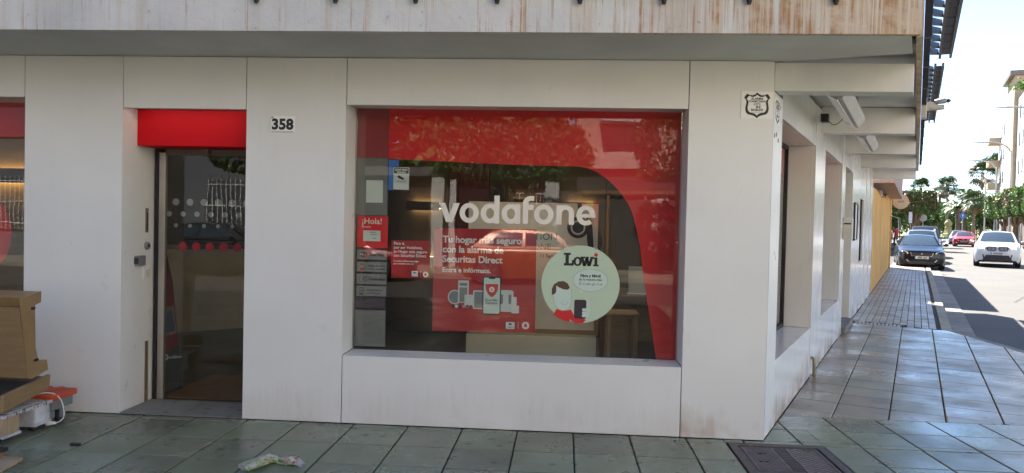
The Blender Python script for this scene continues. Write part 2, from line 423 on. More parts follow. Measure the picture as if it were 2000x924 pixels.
ROOTLOC = {}
def link(o, parent=None):
    COL.objects.link(o)
    if parent is not None:
        o.parent = parent
        if parent.name in ROOTLOC: o.matrix_parent_inverse = Matrix.Translation(-ROOTLOC[parent.name])
    return o
def tag(o, label=None, cat=None, group=None, kind=None):
    if label: o['label'] = label
    if cat: o['category'] = cat
    if group: o['group'] = group
    if kind: o['kind'] = kind
    return o
def build(mb, name, mats, parent=None, smooth=None, bevel=0.0, recalc=True):
    me = mb.mesh(name, mats, smooth, bevel, recalc)
    o = bpy.data.objects.new(name, me)
    if parent is None and len(me.vertices):
        xs = [v.co.x for v in me.vertices]; ys = [v.co.y for v in me.vertices]; zs = [v.co.z for v in me.vertices]
        c = Vector(((min(xs) + max(xs)) / 2, (min(ys) + max(ys)) / 2, min(zs)))
        me.transform(Matrix.Translation(-c)); o.location = c
        ROOTLOC[o.name] = c
        COL.objects.link(o); ROOTLOC[o.name] = c
        return o
    return link(o, parent)
def thing(name, label, cat, loc=(0, 0, 0), group=None, local=False):
    o = bpy.data.objects.new(name, None); o.empty_display_size = 0.2
    COL.objects.link(o); o.location = loc
    if not local: ROOTLOC[o.name] = Vector(loc)
    tag(o, label, cat, group); return o
def structure(o): o['kind'] = 'structure'; return o
def copy_tree(o, parent=None):
    c = o.copy(); COL.objects.link(c)
    if parent is not None: c.parent = parent
    for ch in list(o.children): copy_tree(ch, c)
    return c

def text_obj(s, size, m, parent, name, T, bold=0.0, align='LEFT', depth=0.0006, shear=0.0, spacing=1.0):
    """text in the local plane (x right, y up); T maps (x, y, w) to world"""
    cu = bpy.data.curves.new(name, 'FONT'); cu.body = s; cu.size = size; cu.offset = bold; cu.extrude = depth
    cu.align_x = align; cu.resolution_u = 3; cu.shear = shear; cu.space_character = spacing
    tmp = bpy.data.objects.new(name, cu)
    me = bpy.data.meshes.new_from_object(tmp)
    bpy.data.objects.remove(tmp); bpy.data.curves.remove(cu)
    for v in me.vertices: v.co = Vector(T(v.co.x, v.co.y, v.co.z))
    me.materials.clear(); me.materials.append(m)
    o = bpy.data.objects.new(name, me)
    return link(o, parent)
def front(x0, z0, y):                 # a plane facing the street (-Y): x right, y up
    return lambda a, b, c=0.0: (x0 + a, y - c, z0 + b)
def circ(cx, cz, r, n=28, rz=None, a0=0, a1=2 * math.pi):
    rz = r if rz is None else rz
    k = n if abs(a1 - a0 - 2 * math.pi) < 1e-6 else n + 1
    return [(cx + r * math.cos(a0 + (a1 - a0) * i / n), cz + rz * math.sin(a0 + (a1 - a0) * i / n)) for i in range(k)]
def flat(poly, name, m, parent, y, th=0.001):      # flat print or vinyl facing -Y
    mb = MB(); mb.prism(poly, lambda u, v, w_: (u, w_, v), y, y + th)
    return build(mb, name, m, parent)
def rect(x0, x1, z0, z1): return [(x0, z0), (x1, z0), (x1, z1), (x0, z1)]
def rrect(x0, x1, z0, z1, r, n=5):
    out = []
    for cx, cz, a in ((x1 - r, z0 + r, -90), (x1 - r, z1 - r, 0), (x0 + r, z1 - r, 90), (x0 + r, z0 + r, 180)):
        out += [(cx + r * math.cos(R(a + 90 * i / n)), cz + r * math.sin(R(a + 90 * i / n))) for i in range(n + 1)]
    return out
def ring_pieces(mb, cx, cz, ro, ri, y, th, mi=0, n=32, a0=0, a1=360, roz=None, riz=None):
    roz = roz or ro; riz = riz or ri
    full = abs(a1 - a0) >= 360
    for k in range(n):
        a = R(a0 + (a1 - a0) * k / n); b = R(a0 + (a1 - a0) * (k + 1) / n)
        q = [(cx + ro * math.cos(a), cz + roz * math.sin(a)), (cx + ro * math.cos(b), cz + roz * math.sin(b)), (cx + ri * math.cos(b), cz + riz * math.sin(b)), (cx + ri * math.cos(a), cz + riz * math.sin(a))]
        mb.face([(u, y, v) for u, v in q], mi)
    return mb

# ================================================================== GROUND, ROADS, PAVEMENTS
def strip_sheet(name, m, svals, t0, t1, dz):
    mb = MB(SG)
    for a, b in zip(svals, svals[1:]):
        mb.face([(a, t0, dz), (b, t0, dz), (b, t1, dz), (a, t1, dz)])
    return build(mb, name, m, None)
g = structure(build(MB(SG).face([(-400, -600, -0.4), (35, -600, -0.4), (35, 800, -0.4), (-400, 800, -0.4)]).face([(35, -600, -0.4), (1800, -600, -0.4), (1800, 800, -0.4), (35, 800, -0.4)]), 'ground', SOIL))
# the asphalt sheet of the side street and of the street behind the camera
road = structure(build(MB(SG).face([(-40, -70, -0.12), (35, -70, -0.12), (35, 60, -0.12), (-40, 60, -0.12)]).face([(35, -12, -0.12), (134, -12, -0.12), (134, 40, -0.12), (35, 40, -0.12)]), 'road', ASPHALT))
front_road = structure(build(MB().box(-45, 2.25, -9.32, -2.64, -0.118, -0.1155).box(2.2501, 40, -9.32, -3.2, -0.118, -0.1155), 'front_road', FRASPH))
# zebra crossing far down the side street
def stripe(s0, s1, t0, t1, par):
    return build(MB(SG).box(s0, s1, t0, t1, -0.1195, -0.116), 'road_marking', PAINT, par)
for k in range(7):
    stripe(93, 97, 2.0 + k * 0.95, 2.5 + k * 0.95, road)
for k in range(3): stripe(99 + k * 7, 102 + k * 7, 5.0, 5.14, road)

def clip(poly, a, b, c):                      # keep a*x + b*y >= c
    out = []
    for i, p in enumerate(poly):
        q = poly[(i + 1) % len(poly)]
        dp = a * p[0] + b * p[1] - c; dq = a * q[0] + b * q[1] - c
        if dp >= 0: out.append(p)
        if (dp > 0 > dq) or (dp < 0 < dq):
            k = dp / (dp - dq); out.append((p[0] + (q[0] - p[0]) * k, p[1] + (q[1] - p[1]) * k))
    return out
def area(p):
    return abs(sum(p[i][0] * p[(i + 1) % len(p)][1] - p[(i + 1) % len(p)][0] * p[i][1] for i in range(len(p)))) / 2 if len(p) > 2 else 0
def slab(mb, poly, z0, z1, ch=0.005, T=None):
    cx = sum(p[0] for p in poly) / len(poly); cy = sum(p[1] for p in poly) / len(poly)
    f = lambda p, z, k: (p[0] + (cx - p[0]) * k, p[1] + (cy - p[1]) * k, z)
    k = ch / max(0.05, math.sqrt(area(poly)) / 2)
    rings = [[mb.P(f(p, z0, 0)) for p in poly], [mb.P(f(p, z1 - ch * 0.7, 0)) for p in poly], [mb.P(f(p, z1, k)) for p in poly]]
    n = len(poly)
    for A, B in zip(rings, rings[1:]):
        for i in range(n):
            j = (i + 1) % n; mb.f.append([A[i], A[j], B[j], B[i]]); mb.m.append(0)
    mb.f.append(list(rings[2])); mb.m.append(0)
    return mb
def inset_rect(x0, x1, y0, y1, jx, jy): return [(x0 + jx, y0 + jy), (x1 - jx, y0 + jy), (x1 - jx, y1 - jy), (x0 + jx, y1 - jy)]

CURVE = [(2.3, -2.5), SP(-6.0, 4.35)[:2], SP(-4.0, 4.5)[:2], SP(-1.5, 4.3)[:2], SP(1.0, 3.9)[:2], SP(3.0, 3.3)[:2], SP(4.4, 2.8)[:2], SP(5.9, 2.2)[:2]]
PAVE = [(-45, -2.5)] + CURVE + [ SP(7.62, 1.45)[:2], SP(7.72, 1.30)[:2], SP(7.72, -0.6)[:2], (1.0, 5.9), (-45, 5.9)]
mb = MB()
mb.hexa([(x, y, -0.35) for x, y in PAVE], [(x, y, -0.018) for x, y in PAVE])
pavement = structure(build(mb, 'pavement', JOINT))
EDGEL = CURVE + [SP(7.62, 1.45)[:2]]
def clip_edge(poly):
    for (a, b) in zip(EDGEL, EDGEL[1:]):
        dx, dy = b[0] - a[0], b[1] - a[1]; L = math.hypot(dx, dy)
        nx, ny = -dy / L, dx / L                       # interior on the left of the walk
        poly = clip(poly, nx, ny, nx * a[0] + ny * a[1] + 0.012)
        if len(poly) < 3: return []
    return poly
tile_parts = []                                # (distance, polygon)
TW, TD, TX, TY = 0.4075, 0.41, 0.108, 6.205
for i in range(-100, 22):
    for j in range(0, 22):
        x0 = TX + TW * i; x1 = x0 + TW; y1 = TY - TD * j; y0 = y1 - TD
        base = inset_rect(x0, x1, y0, y1, 0.0055, 0.003)
        if y1 < 5.46: pieces = [base]
        else:
            pieces = []
            a = clip(base, 0, -1, -5.452)
            if a: pieces.append(a)
            b = clip(clip(base, 0, 1, 5.4565), NX, NY, NX * CX + NY * CY + 0.004)
            if b: pieces.append(b)
        out = []
        for p in pieces:                          # cut round the manhole frame
            if x1 > 1.19 and x0 < 1.885 and y1 > 4.70 and y0 < 5.40:
                out += [clip(p, -1, 0, -1.19), clip(p, 1, 0, 1.885)]
                mid = clip(clip(p, 1, 0, 1.19), -1, 0, -1.885)
                out += [clip(mid, 0, -1, -4.70), clip(mid, 0, 1, 5.40)]
            else: out.append(p)
        for p in out:
            p = clip_edge(p) if len(p) > 2 and x1 > 1.8 else p
            if area(p) > 0.0015: tile_parts.append((math.hypot((x0 + x1) / 2, (y0 + y1) / 2), p, 'f'))
for i in range(-2, 24):
    for k in range(0, 20):
        t0 = -0.048 + 0.411 * k; s1 = 7.715 - 0.41 * i; s0 = s1 - 0.41
        if i < 0: continue
        poly = [SP(a, b)[:2] for a, b in ((s0 + .003, t0 + .0055), (s1 - .003, t0 + .0055), (s1 - .003, t0 + .4055), (s0 + .003, t0 + .4055))]
        poly = clip(poly, 0, 1, 6.208)
        poly = clip(poly, NX, NY, NX * CX + NY * CY + 0.004) if len(poly) > 2 else []
        poly = clip_edge(poly) if len(poly) > 2 else []
        if area(poly) > 0.0015: tile_parts.append((0, poly, 's'))
rest = MB(); cnt = 0
whole = {}
for d, p, kd in tile_parts:
    cx = sum(q[0] for q in p) / len(p); cy = sum(q[1] for q in p) / len(p)
    vis = kd == 's' and cx < 8 or (kd == 'f' and 3.95 < cy and -4.6 < cx < 5.2)
    if not vis:
        slab(rest, p, -0.03, 0.0); continue
    dz = random.uniform(-0.0015, 0.0015)
    key = (kd,) if abs(area(p) - 0.3965 * 0.404) < 1e-4 and len(p) == 4 else None
    if key and key in whole: me = whole[key]
    else:
        m2 = MB(); slab(m2, [(q[0] - cx, q[1] - cy) for q in p], -0.03, 0.0)
        me = m2.mesh('paving_slab', TILE if kd == 'f' else TILE2)
        if key: whole[key] = me
    o = bpy.data.objects.new('paving_slab', me); o.location = (cx, cy, dz)
    o.rotation_euler = (random.uniform(-.0015, .0015), random.uniform(-.0015, .0015), 0)
    link(o, None); o.parent = pavement
    o.matrix_parent_inverse = Matrix.Translation(-ROOTLOC[pavement.name]); cnt += 1
o = build(rest, 'paving_field', TILE, pavement); o['kind'] = 'stuff'
# flush edging stones round the corner
for a, b in zip(EDGEL, EDGEL[1:]):
    a = Vector((*a, 0)); b = Vector((*b, 0)); L = (b - a).length; n = max(1, int(L / 0.8))
    nrm = Vector((b.y - a.y, -(b.x - a.x), 0)).normalized()
    for k in range(n):
        p = a + (b - a) * (k / n); q = a + (b - a) * ((k + 1) / n - 0.01)
        m2 = MB(); slab(m2, [(p.x, p.y), (p.x + nrm.x * .13, p.y + nrm.y * .13), (q.x + nrm.x * .13, q.y + nrm.y * .13), (q.x, q.y)][::-1], -0.2, -0.004, 0.01)
        build(m2, 'edging_stone', GUTTER, pavement)

# footpath of the side street: small pavers, kerb stones and a stone gutter
foot = structure(build(MB(SG).box(7.722, 35, -0.6, 1.31, -0.35, -0.016).box(35, 90, -0.6, 1.31, -0.35, -0.016), 'footpath', JOINT))
pv = MB(); slab(pv, [(-.0475, -.097), (.0475, -.097), (.0475, .097), (-.0475, .097)], -0.03, 0.0, 0.004)
pv_me = pv.mesh('paver', PAVER)
rest = MB(); cnt = 0
GR = (7.74, 8.02, 0.07, 0.76)                   # drain grate opening (s0, s1, t0, t1)
for r in range(0, 330):
    for k in range(12):
        s = 7.83 + r * 0.2 + (0.1 if k % 2 else 0.0); t = 0.06 + k * 0.1035
        if s > 62: continue
        if GR[0] - .1 < s < GR[1] + .1 and GR[2] - .05 < t < GR[3] + .05: continue
        if s < 12.4 and cnt < 298:
            o = bpy.data.objects.new('paver', pv_me); p = SG(s, t, random.uniform(-.002, .001)); o.location = p
            o.rotation_euler = (random.uniform(-.006, .006), random.uniform(-.006, .006), -SA)
            link(o, None); o.parent = foot; o.matrix_parent_inverse = Matrix.Translation(-ROOTLOC[foot.name]); cnt += 1
        else:
            c, si = math.cos(-SA), math.sin(-SA); p = SG(s, t)
            m_ = [(p[0] + x * c - y * si, p[1] + x * si + y * c) for x, y in ((-.0475, -.097), (.0475, -.097), (.0475, .097), (-.0475, .097))]
            slab(rest, m_, -0.03 + zg(s), zg(s) + random.uniform(-.001, .001), 0.004)
o = build(rest, 'paver_field', PAVER, foot); o['kind'] = 'stuff'
for k in range(90):
    s = 7.74 + k * 0.9
    if s > 80: break
    m2 = MB(SG); m2.box(s + .004, s + .896, 1.312, 1.46, -0.3, 0.0)
    build(m2, 'kerb_stone', KERB, foot, bevel=0.012)
    m2 = MB(SG); m2.box(s + .004, s + .896, 1.465, 1.80, -0.3, -0.105)
    build(m2, 'gutter_stone', GUTTER, foot, bevel=0.006)
# footpath drain grate set in the pavers
gr = build(MB(SG).box(GR[0], GR[1], GR[2], GR[3], -0.05, -0.013), 'drain_channel', BLACKM, foot)
for k in range(12):
    t = GR[2] + 0.012 + k * 0.0565
    build(MB(SG).box(GR[0] + .02, GR[1] - .02, t, t + .032, -0.03, -0.002), 'grate_bar', STEEL, gr)
for s_ in ((GR[0], GR[0] + .02), (GR[1] - .02, GR[1])): build(MB(SG).box(s_[0], s_[1], GR[2], GR[3], -0.03, -0.001), 'grate_edge', STEEL, gr)

# far pavement on the right of the side street, and the pavement across the front street
rp = structure(build(MB(SG).box(6, 35, 8.5, 14, -0.35, 0.0).box(35, 118, 8.5, 14, -0.35, 0.0), 'pavement_right', PAVER))
for k in range(55):
    s = 8 + k * 2.0
    build(MB(SG).box(s, s + 1.98, 8.32, 8.497, -0.3, 0.006), 'kerb_stone', KERB, rp)
op = structure(build(MB().box(-45, 40, -16, -9.5, -0.35, 0.0), 'pavement_opposite', PAVER))
for k in range(40):
    x = -40 + k * 2.0
    build(MB().box(x, x + 1.98, -9.497, -9.33, -0.3, 0.006), 'kerb_stone', KERB, op)
# dark old stain patch on the slabs beside the wall
# ------------------------------------------------------------------ manhole cover
mh = thing('manhole_cover', 'rectangular cast iron cover with hatched relief set in the pavement at the corner', 'manhole cover', (1.54, 5.05, 0))
mb = MB(); X0, X1, Y0, Y1 = 1.205, 1.87, 4.715, 5.385
for b in ((X0, X1, Y1 - .055, Y1), (X0, X1, Y0, Y0 + .055), (X0, X0 + .055, Y0 + .0552, Y1 - .0552), (X1 - .055, X1, Y0 + .0552, Y1 - .0552)):
    mb.box(b[0], b[1], b[2], b[3], -0.05, 0.002)
build(mb, 'frame', IRON, mh, bevel=0.003)
lid = build(MB().box(X0 + .062, X1 - .062, Y0 + .062, Y1 - .062, -0.05, -0.006), 'lid', IRON, mh)
mb = MB()
lx0, lx1, ly0, ly1 = X0 + .085, X1 - .085, Y0 + .08, Y1 - .08
xm = (lx0 + lx1) / 2
def ribs(xa, xb, sgn):
    w_ = xb - xa
    for k in range(-12, 26):
        y = ly0 + k * 0.034
        a = (xa, y); b = (xb, y + sgn * w_ * 0.75)
        pts = []
        for u in range(9):
            q = (a[0] + (b[0] - a[0]) * u / 8, a[1] + (b[1] - a[1]) * u / 8)
            if ly0 <= q[1] <= ly1: pts.append(q)
        if len(pts) > 1:
            (ax, ay), (bx, by) = pts[0], pts[-1]
            mb.hexa([(ax, ay - .004, -.007), (bx, by - .004, -.007), (bx, by + .004, -.007), (ax, ay + .004, -.007)], [(ax, ay - .003, -.001), (bx, by - .003, -.001), (bx, by + .003, -.001), (ax, ay + .003, -.001)])
ribs(lx0, xm - .05, -1); ribs(xm + .05, lx1, 1)
for x in (lx0 - .006, xm - .05, xm + .045, lx1): mb.box(x, x + .006, ly0, ly1, -.007, -.0005)
build(mb, 'relief_ribs', mat('worn_iron', (.24, .20, .19), .45, .5, var=.2, scale=14), lid)
mb = MB()
for k in range(14): mb.box(xm - .035, xm + .035, ly0 + .03 + k * .035, ly0 + .045 + k * .035, -.007, -.002)
build(mb, 'raised_letter_band', IRON, lid)
for (x, y) in ((lx0 + .10, 5.17), (lx0 + .07, 5.0), (lx1 - .05, 5.28)):
    build(MB().box(x - .03, x + .03, y - .012, y + .012, -.008, .0005), 'lifting_slot', BLACKP, lid)

# ================================================================== THE CORNER SHOP
YF = 5.46; ZT = 2.73; YG = 5.74
shop = thing('corner_shop', 'single storey white panelled corner phone shop with a deep stained concrete roof overhang', 'shop', (1.48, 5.47, 0))
G_ = 0.003
def panel(x0, x1, z0, z1, y0=YF, y1=YF + .03, m=WHITE, name='wall_panel', bev=0.002):
    return build(MB().box(x0 + G_, x1 - G_, y0, y1, z0, z1), name, m, shop, bevel=bev)
panel(-6.2, -4.136, 2.41, ZT - .004); panel(-6.2, -4.136, 0.004, .51)
panel(-4.136, -3.352, .004, ZT - .004); panel(-3.352, -2.392, 2.338, ZT - .004)
panel(-2.392, -1.627, .004, ZT - .004); panel(-1.627, .882, 2.381, ZT - .004); panel(-1.627, .882, .004, .51)
panel(.882, 1.482, .004, ZT - .004, m=WHITEC)
panel(-8.5, -6.2, .004, ZT - .004)
# return panels of the openings
def ret(x0, x1, y0, y1, z0, z1, m=WHITE, name='reveal_panel'): return build(MB().box(x0, x1, y0, y1, z0, z1), name, m, shop, bevel=.0015)
YR = YF + .0305
ret(-1.651, -1.632, YR, YG + .03, .512, 2.396); ret(.887, .906, YR, YG + .03, .512, 2.396)
ret(-1.630, .885, YR + .012, YG + .03, 2.398, 2.416); sill = ret(-1.630, .885, YR, YG + .03, .49, .5085, name='window_sill')
ret(-3.374, -3.3565, YR, 5.97, .004, 2.355); ret(-2.388, -2.370, YR, 5.97, .004, 2.355); ret(-3.355, -2.389, YR + .012, 5.97, 2.357, 2.374)
ret(-4.131, -4.113, YR, YG + .03, .512, 2.408); ret(-6.2, -4.134, YR, YG + .03, 2.413, 2.43); ret(-6.2, -4.134, YR, YG + .03, .49, .5085, name='window_sill')
# structure behind the cladding
mb = MB()
for x0, x1, z0, z1 in ((-8.5, -6.25, 0, ZT), (-4.110, -3.378, 0, ZT), (-2.366, -1.655, 0, ZT), (.910, 1.30, 0, ZT), (-6.2, -4.11, 2.435, ZT), (-3.378, -2.366, 2.380, ZT), (-1.655, .910, 2.42, ZT), (-1.655, .910, 0, .485), (-6.2, -4.11, 0, .485)):
    mb.box(x0 + .002, x1 - .002, YF + .034, YF + .30, z0, z1 - .001)
build(mb, 'structural_wall', DARKGAP, shop)

# roof slab, soffit, fascia
FY = 4.685; TE = 0.91
def roofpoly(off, back):                      # plan outline of the overhanging roof
    # front edge at FY - off, side edge at t = TE + off
    fy = FY - off; t = TE + off
    # intersection of the front edge with the side edge
    # side edge: point SP(s,t); solve CY + EY*s + NY*t = fy
    s = (fy - CY - NY * t) / EY
    c = SP(s, t); e = SP(14.0, t); e2 = SP(14.0, -9)
    return [(-8.5, fy), (c[0], c[1]), (e[0], e[1]), (e2[0], e2[1]), (-8.5, 17.0)]
fa = roofpoly(0, 0)
# the soffit in front of the shop lies at panel-top height; along the side street the ceiling is higher, between beams
s_c = (FY - CY - NY * TE) / EY
cornr = SP(s_c, TE)
mb = MB()
mb.hexa([(-8.5, FY + .04, ZT), (cornr[0] - .03, FY + .04, ZT), SP(0.10, TE - .04, ZT), (1.48, 5.50, ZT), (-8.5, 5.50, ZT)], [(-8.5, FY + .04, ZT + .16), (cornr[0] - .03, FY + .04, ZT + .16), SP(0.10, TE - .04, ZT + .16), (1.48, 5.50, ZT + .16), (-8.5, 5.50, ZT + .16)])
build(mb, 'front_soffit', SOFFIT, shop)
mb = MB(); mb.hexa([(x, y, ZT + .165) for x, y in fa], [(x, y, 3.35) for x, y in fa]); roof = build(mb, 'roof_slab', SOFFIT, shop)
# fascia boards as plastered bands
mb = MB(); mb.box(-8.5, cornr[0] + .004, FY - .012, FY + .035, ZT - .004, 3.42); build(mb, 'front_fascia', FASCIA, shop)
mb = MB(lambda s, t, z: SP(s, t, z + 0.0125 * max(0, s))); mb.box(s_c + .03, 14.05, TE - .02, TE + .02, ZT - .01, 3.30); build(mb, 'side_fascia', FASCIA, shop)
# side ceiling and beams (parallel to the shop front)
zo = lambda s: 0.0125 * s
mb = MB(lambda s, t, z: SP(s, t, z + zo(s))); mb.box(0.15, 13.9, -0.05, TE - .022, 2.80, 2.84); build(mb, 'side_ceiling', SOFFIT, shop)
for s0, zb, zt in ((0.03, 2.525, 2.728), (3.0, 2.562, 2.80 + zo(3)), (6.05, 2.615, 2.80 + zo(6)), (9.43, 2.665, 2.80 + zo(9.4)), (13.45, 2.70, 2.80 + zo(13.4))):
    # a beam runs along +X from the wall to the side fascia
    L = (TE - .03) / NX
    y0 = SP(s0, 0)[1] + .005; x0 = SP(s0, 0)[0]
    dx = (0.19) * EX / EY
    b = [(x0 + .002, y0), (x0 + L + .0, y0), (x0 + L + dx, y0 + .19), (x0 + dx + .002, y0 + .19)]
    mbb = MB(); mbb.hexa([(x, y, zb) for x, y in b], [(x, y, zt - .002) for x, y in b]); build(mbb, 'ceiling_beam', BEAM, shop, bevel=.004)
    if s0 > 1:                                   # small lower flange at the wall side of the beam
        mbb = MB(); e = .02
        b2 = [(x0 + .004, y0 - e), (x0 + L - .004, y0 - e), (x0 + L - .004, y0 - .001), (x0 + .004, y0 - .001)]
        mbb.hexa([(x, y, zb - .001) for x, y in b2], [(x, y, zb + .022) for x, y in b2]); build(mbb, 'beam_lip', BEAM, shop)
# parapet of the roof terrace
mb = MB(); mb.box(-0.19, 0.9, 6.3, 6.45, 3.351, 4.0); build(mb, 'parapet', RENDERW, shop)
# unseen upper storeys, added so their shadow darkens the ground in front
up_f = build(MB().box(-14, -0.2, 6.1, 14.5, 3.352, 11.5), 'added_shade_storeys', RENDERW, shop)
build(MB().box(-14.2, 0.0, 5.9, 14.7, 11.501, 11.8), 'added_storey_cornice', RENDERW, up_f)
for f_ in range(3):
    for k in range(5):
        x = -12.8 + k * 2.6
        build(MB().box(x, x + 1.2, 6.02, 6.098, 4.0 + f_ * 2.6, 5.7 + f_ * 2.6), 'added_storey_window', WINGL, up_f)

# ---- side street wall
def sbox(s0, s1, t0, t1, z0, z1, m=WHITE2, name='side_panel', bev=.0015, par=None, T=SP):
    return build(MB(T).box(s0, s1, t0, t1, z0, z1), name, m, par or shop, bevel=bev)
sbox(.035, .425, -.03, 0, .004, 2.52, m=WHITEC)
# tiny corner strip turning the corner
build(MB().hexa([(1.482, 5.462, .004), SP(.033, 0, .004), SP(.033, -.03, .004), (1.47, 5.49, .004)], [(1.482, 5.462, 2.726), SP(.033, 0, 2.726), SP(.033, -.03, 2.726), (1.47, 5.49, 2.726)]), 'corner_trim', WHITE, shop)
sbox(.431, 2.578, -.03, -.001, .004, .515); sbox(.431, 2.578, -.03, -.001, 2.381, 2.79)
sbox(.035, .425, -.03, -.001, 2.745, 2.79)
sbox(2.584, 3.47, -.03, 0.004, .004, 2.80)
sbox(3.476, 5.648, -.03, -.001, .004, .54); sbox(3.476, 5.648, -.03, -.001, 2.43, 2.84)
sbox(5.654, 6.20, -.03, .004, .004, 2.85)
SREV = -.31
for a, b, zl, zh in ((.431, 2.578, .515, 2.381), (3.476, 5.648, .54, 2.43)):
    sbox(a - .02, a - .001, SREV, -.031, zl, zh, m=WHITE, name='reveal_panel'); sbox(b + .001, b + .02, SREV, -.031, zl, zh, m=WHITE, name='reveal_panel')
    sbox(a, b, SREV, -.031, zl - .02, zl - .002, m=WHITE2, name='window_sill'); sbox(a, b, SREV, -.031, zh + .002, zh + .02, m=WHITE, name='reveal_panel')
    wi = build(MB(SP).box(a, a + .035, SREV + .01, SREV + .05, zl, zh).box(b - .035, b, SREV + .01, SREV + .05, zl, zh).box(a + .0352, b - .0352, SREV + .01, SREV + .05, zl, zl + .035).box(a + .0352, b - .0352, SREV + .01, SREV + .05, zh - .035, zh), 'side_window', BLACKM, shop)
    build(MB(SP).box(a + .036, b - .036, SREV + .025, SREV + .031, zl + .036, zh - .036), 'pane', GLASS, wi)
    build(MB(SP).box(a + .036, b - .036, SREV + .018, SREV + .0195, zh - .30, zh - .04), 'red_vinyl_band', RED, wi)
# door recess, then the tiled wall with pilasters
sbox(6.206, 6.222, -.5, -.001, .004, 2.86, m=WHITE, name='reveal_panel'); sbox(7.70, 7.716, -.5, -.001, .004, 2.86, m=WHITE, name='reveal_panel')
sbox(6.223, 7.699, -.53, -.5, .004, 2.86, m=SHUT, name='side_door')
sbox(6.223, 7.699, -.12, -.001, 2.45, 2.87, m=WHITE2)
sbox(6.223, 7.699, -.499, .06, .0, .09, m=GUTTER, name='door_step')
s = 7.722
for k, wdt in enumerate((.62, .62, .62)): sbox(s, s + wdt - .005, -.03, 0, .004, 2.88, T=SP); s += wdt
for zz0, zz1 in ((.004, .93), (2.10, 2.9)): sbox(9.60, 10.55, -.03, 0, zz0, zz1)
sbox(10.60, 10.62, -.35, -.031, .93, 2.1, name='reveal_panel'); sbox(9.60, 10.55, -.36, -.33, .93, 2.1, m=WINGL, name='side_pane')
for k in range(5):
    sbox(10.556 + k * .69, 10.556 + k * .69 + .683, -.03, .012 if k % 2 else 0, .004, 2.92)
mb = MB(SP)
for a, b, z0, z1 in ((0.06, .41, 0, 2.7), (2.61, 3.44, 0, 2.7), (5.68, 6.18, 0, 2.8), (.41, 2.61, 0, .49), (.41, 2.61, 2.405, 2.7), (3.44, 5.68, 0, .515), (3.44, 5.68, 2.455, 2.8), (7.73, 9.59, 0, 2.85), (10.56, 13.99, 0, 2.9), (9.59, 10.56, 0, .92), (9.59, 10.56, 2.105, 2.88), (6.21, 7.72, 2.5, 2.85)):
    mb.box(a, b, -.30, -.034, z0, z1)
build(mb, 'side_structural_wall', DARKGAP, shop)
build(MB(SP).box(13.98, 14.0, -9, -.01, 0, 2.9), 'end_wall', RENDERW, shop)

# interior shell
build(MB().face([(-8.4, 5.5, .003), (1.45, 5.5, .003), SP(14, -.02, .003), SP(14, -9, .003), (-8.4, 17, .003)]), 'shop_floor', INTF, shop)
build(MB().face([(-8.4, 5.5, 2.66), (1.40, 5.6, 2.66), SP(14, -.05, 2.66), SP(14, -9, 2.66), (-8.4, 17, 2.66)]), 'shop_ceiling', INTC, shop)
build(MB().box(-8.4, -2.3, 10.6, 10.75, .004, 2.655).box(-2.299, 3.25, 10.0, 10.15, .004, 2.655), 'back_wall', INTW, shop)
build(MB().box(-8.5, -8.4, 5.8, 17, .004, 2.655), 'side_partition', INTW, shop)
build(MB().box(-2.36, -2.28, 5.98, 7.2, .004, 2.655), 'vestibule_partition', INTW, shop)
build(MB().box(-4.2, -4.12, 5.80, 6.85, .004, 2.655), 'vestibule_partition', INTW, shop)
# wall panels inside, some maroon, with lit shelf niches
for k, (x0, x1, m_) in enumerate(((-2.2, -1.55, INTW), (-1.54, -1.0, INTM), (-.99, -.1, INTD), (-.09, .55, INTW), (.56, 1.4, INTD), (1.41, 2.2, INTM), (2.21, 3.1, INTD))):
    build(MB().box(x0, x1, 9.93, 9.995, .02, 2.64), 'display_wall_panel', m_, shop)
for k, (x0, x1, z) in enumerate(((-2.05, -1.62, 1.72), (-.72, -.32, 1.78), (.02, .42, 1.75), (-2.05, -1.62, 1.0), (1.5, 2.1, 1.5))):
    sh = build(MB().box(x0, x1, 9.66, 9.925, z - .03, z + .03).box(x0, x1, 9.62, 9.659, z - .065, z + .05), 'lit_shelf', INTD, shop)
    build(MB().box(x0 + .03, x1 - .03, 9.87, 9.92, z + .031, z + .039), 'shelf_light', LEDW, sh)
    build(MB().box(x0 + .03, x1 - .03, 9.87, 9.92, z - .039, z - .031), 'shelf_light', LEDW, sh)
# left window display wall with lit shelf
build(MB().box(-7.5, -4.21, 6.72, 6.78, .02, 2.6), 'display_wall_panel', wood_mat('lit_display_wood', (.16, .105, .05), (.22, .15, .08), 3, (1, 1, 5)), shop)
sh = build(MB().box(-7.4, -4.25, 6.49, 6.715, 1.82, 1.90).box(-7.4, -4.25, 6.45, 6.489, 1.79, 1.92), 'lit_shelf', INTD, shop)
build(MB().box(-7.3, -4.3, 6.66, 6.71, 1.901, 1.909), 'shelf_light', LEDW, sh); build(MB().box(-7.3, -4.3, 6.66, 6.71, 1.811, 1.819), 'shelf_light', LEDW, sh)

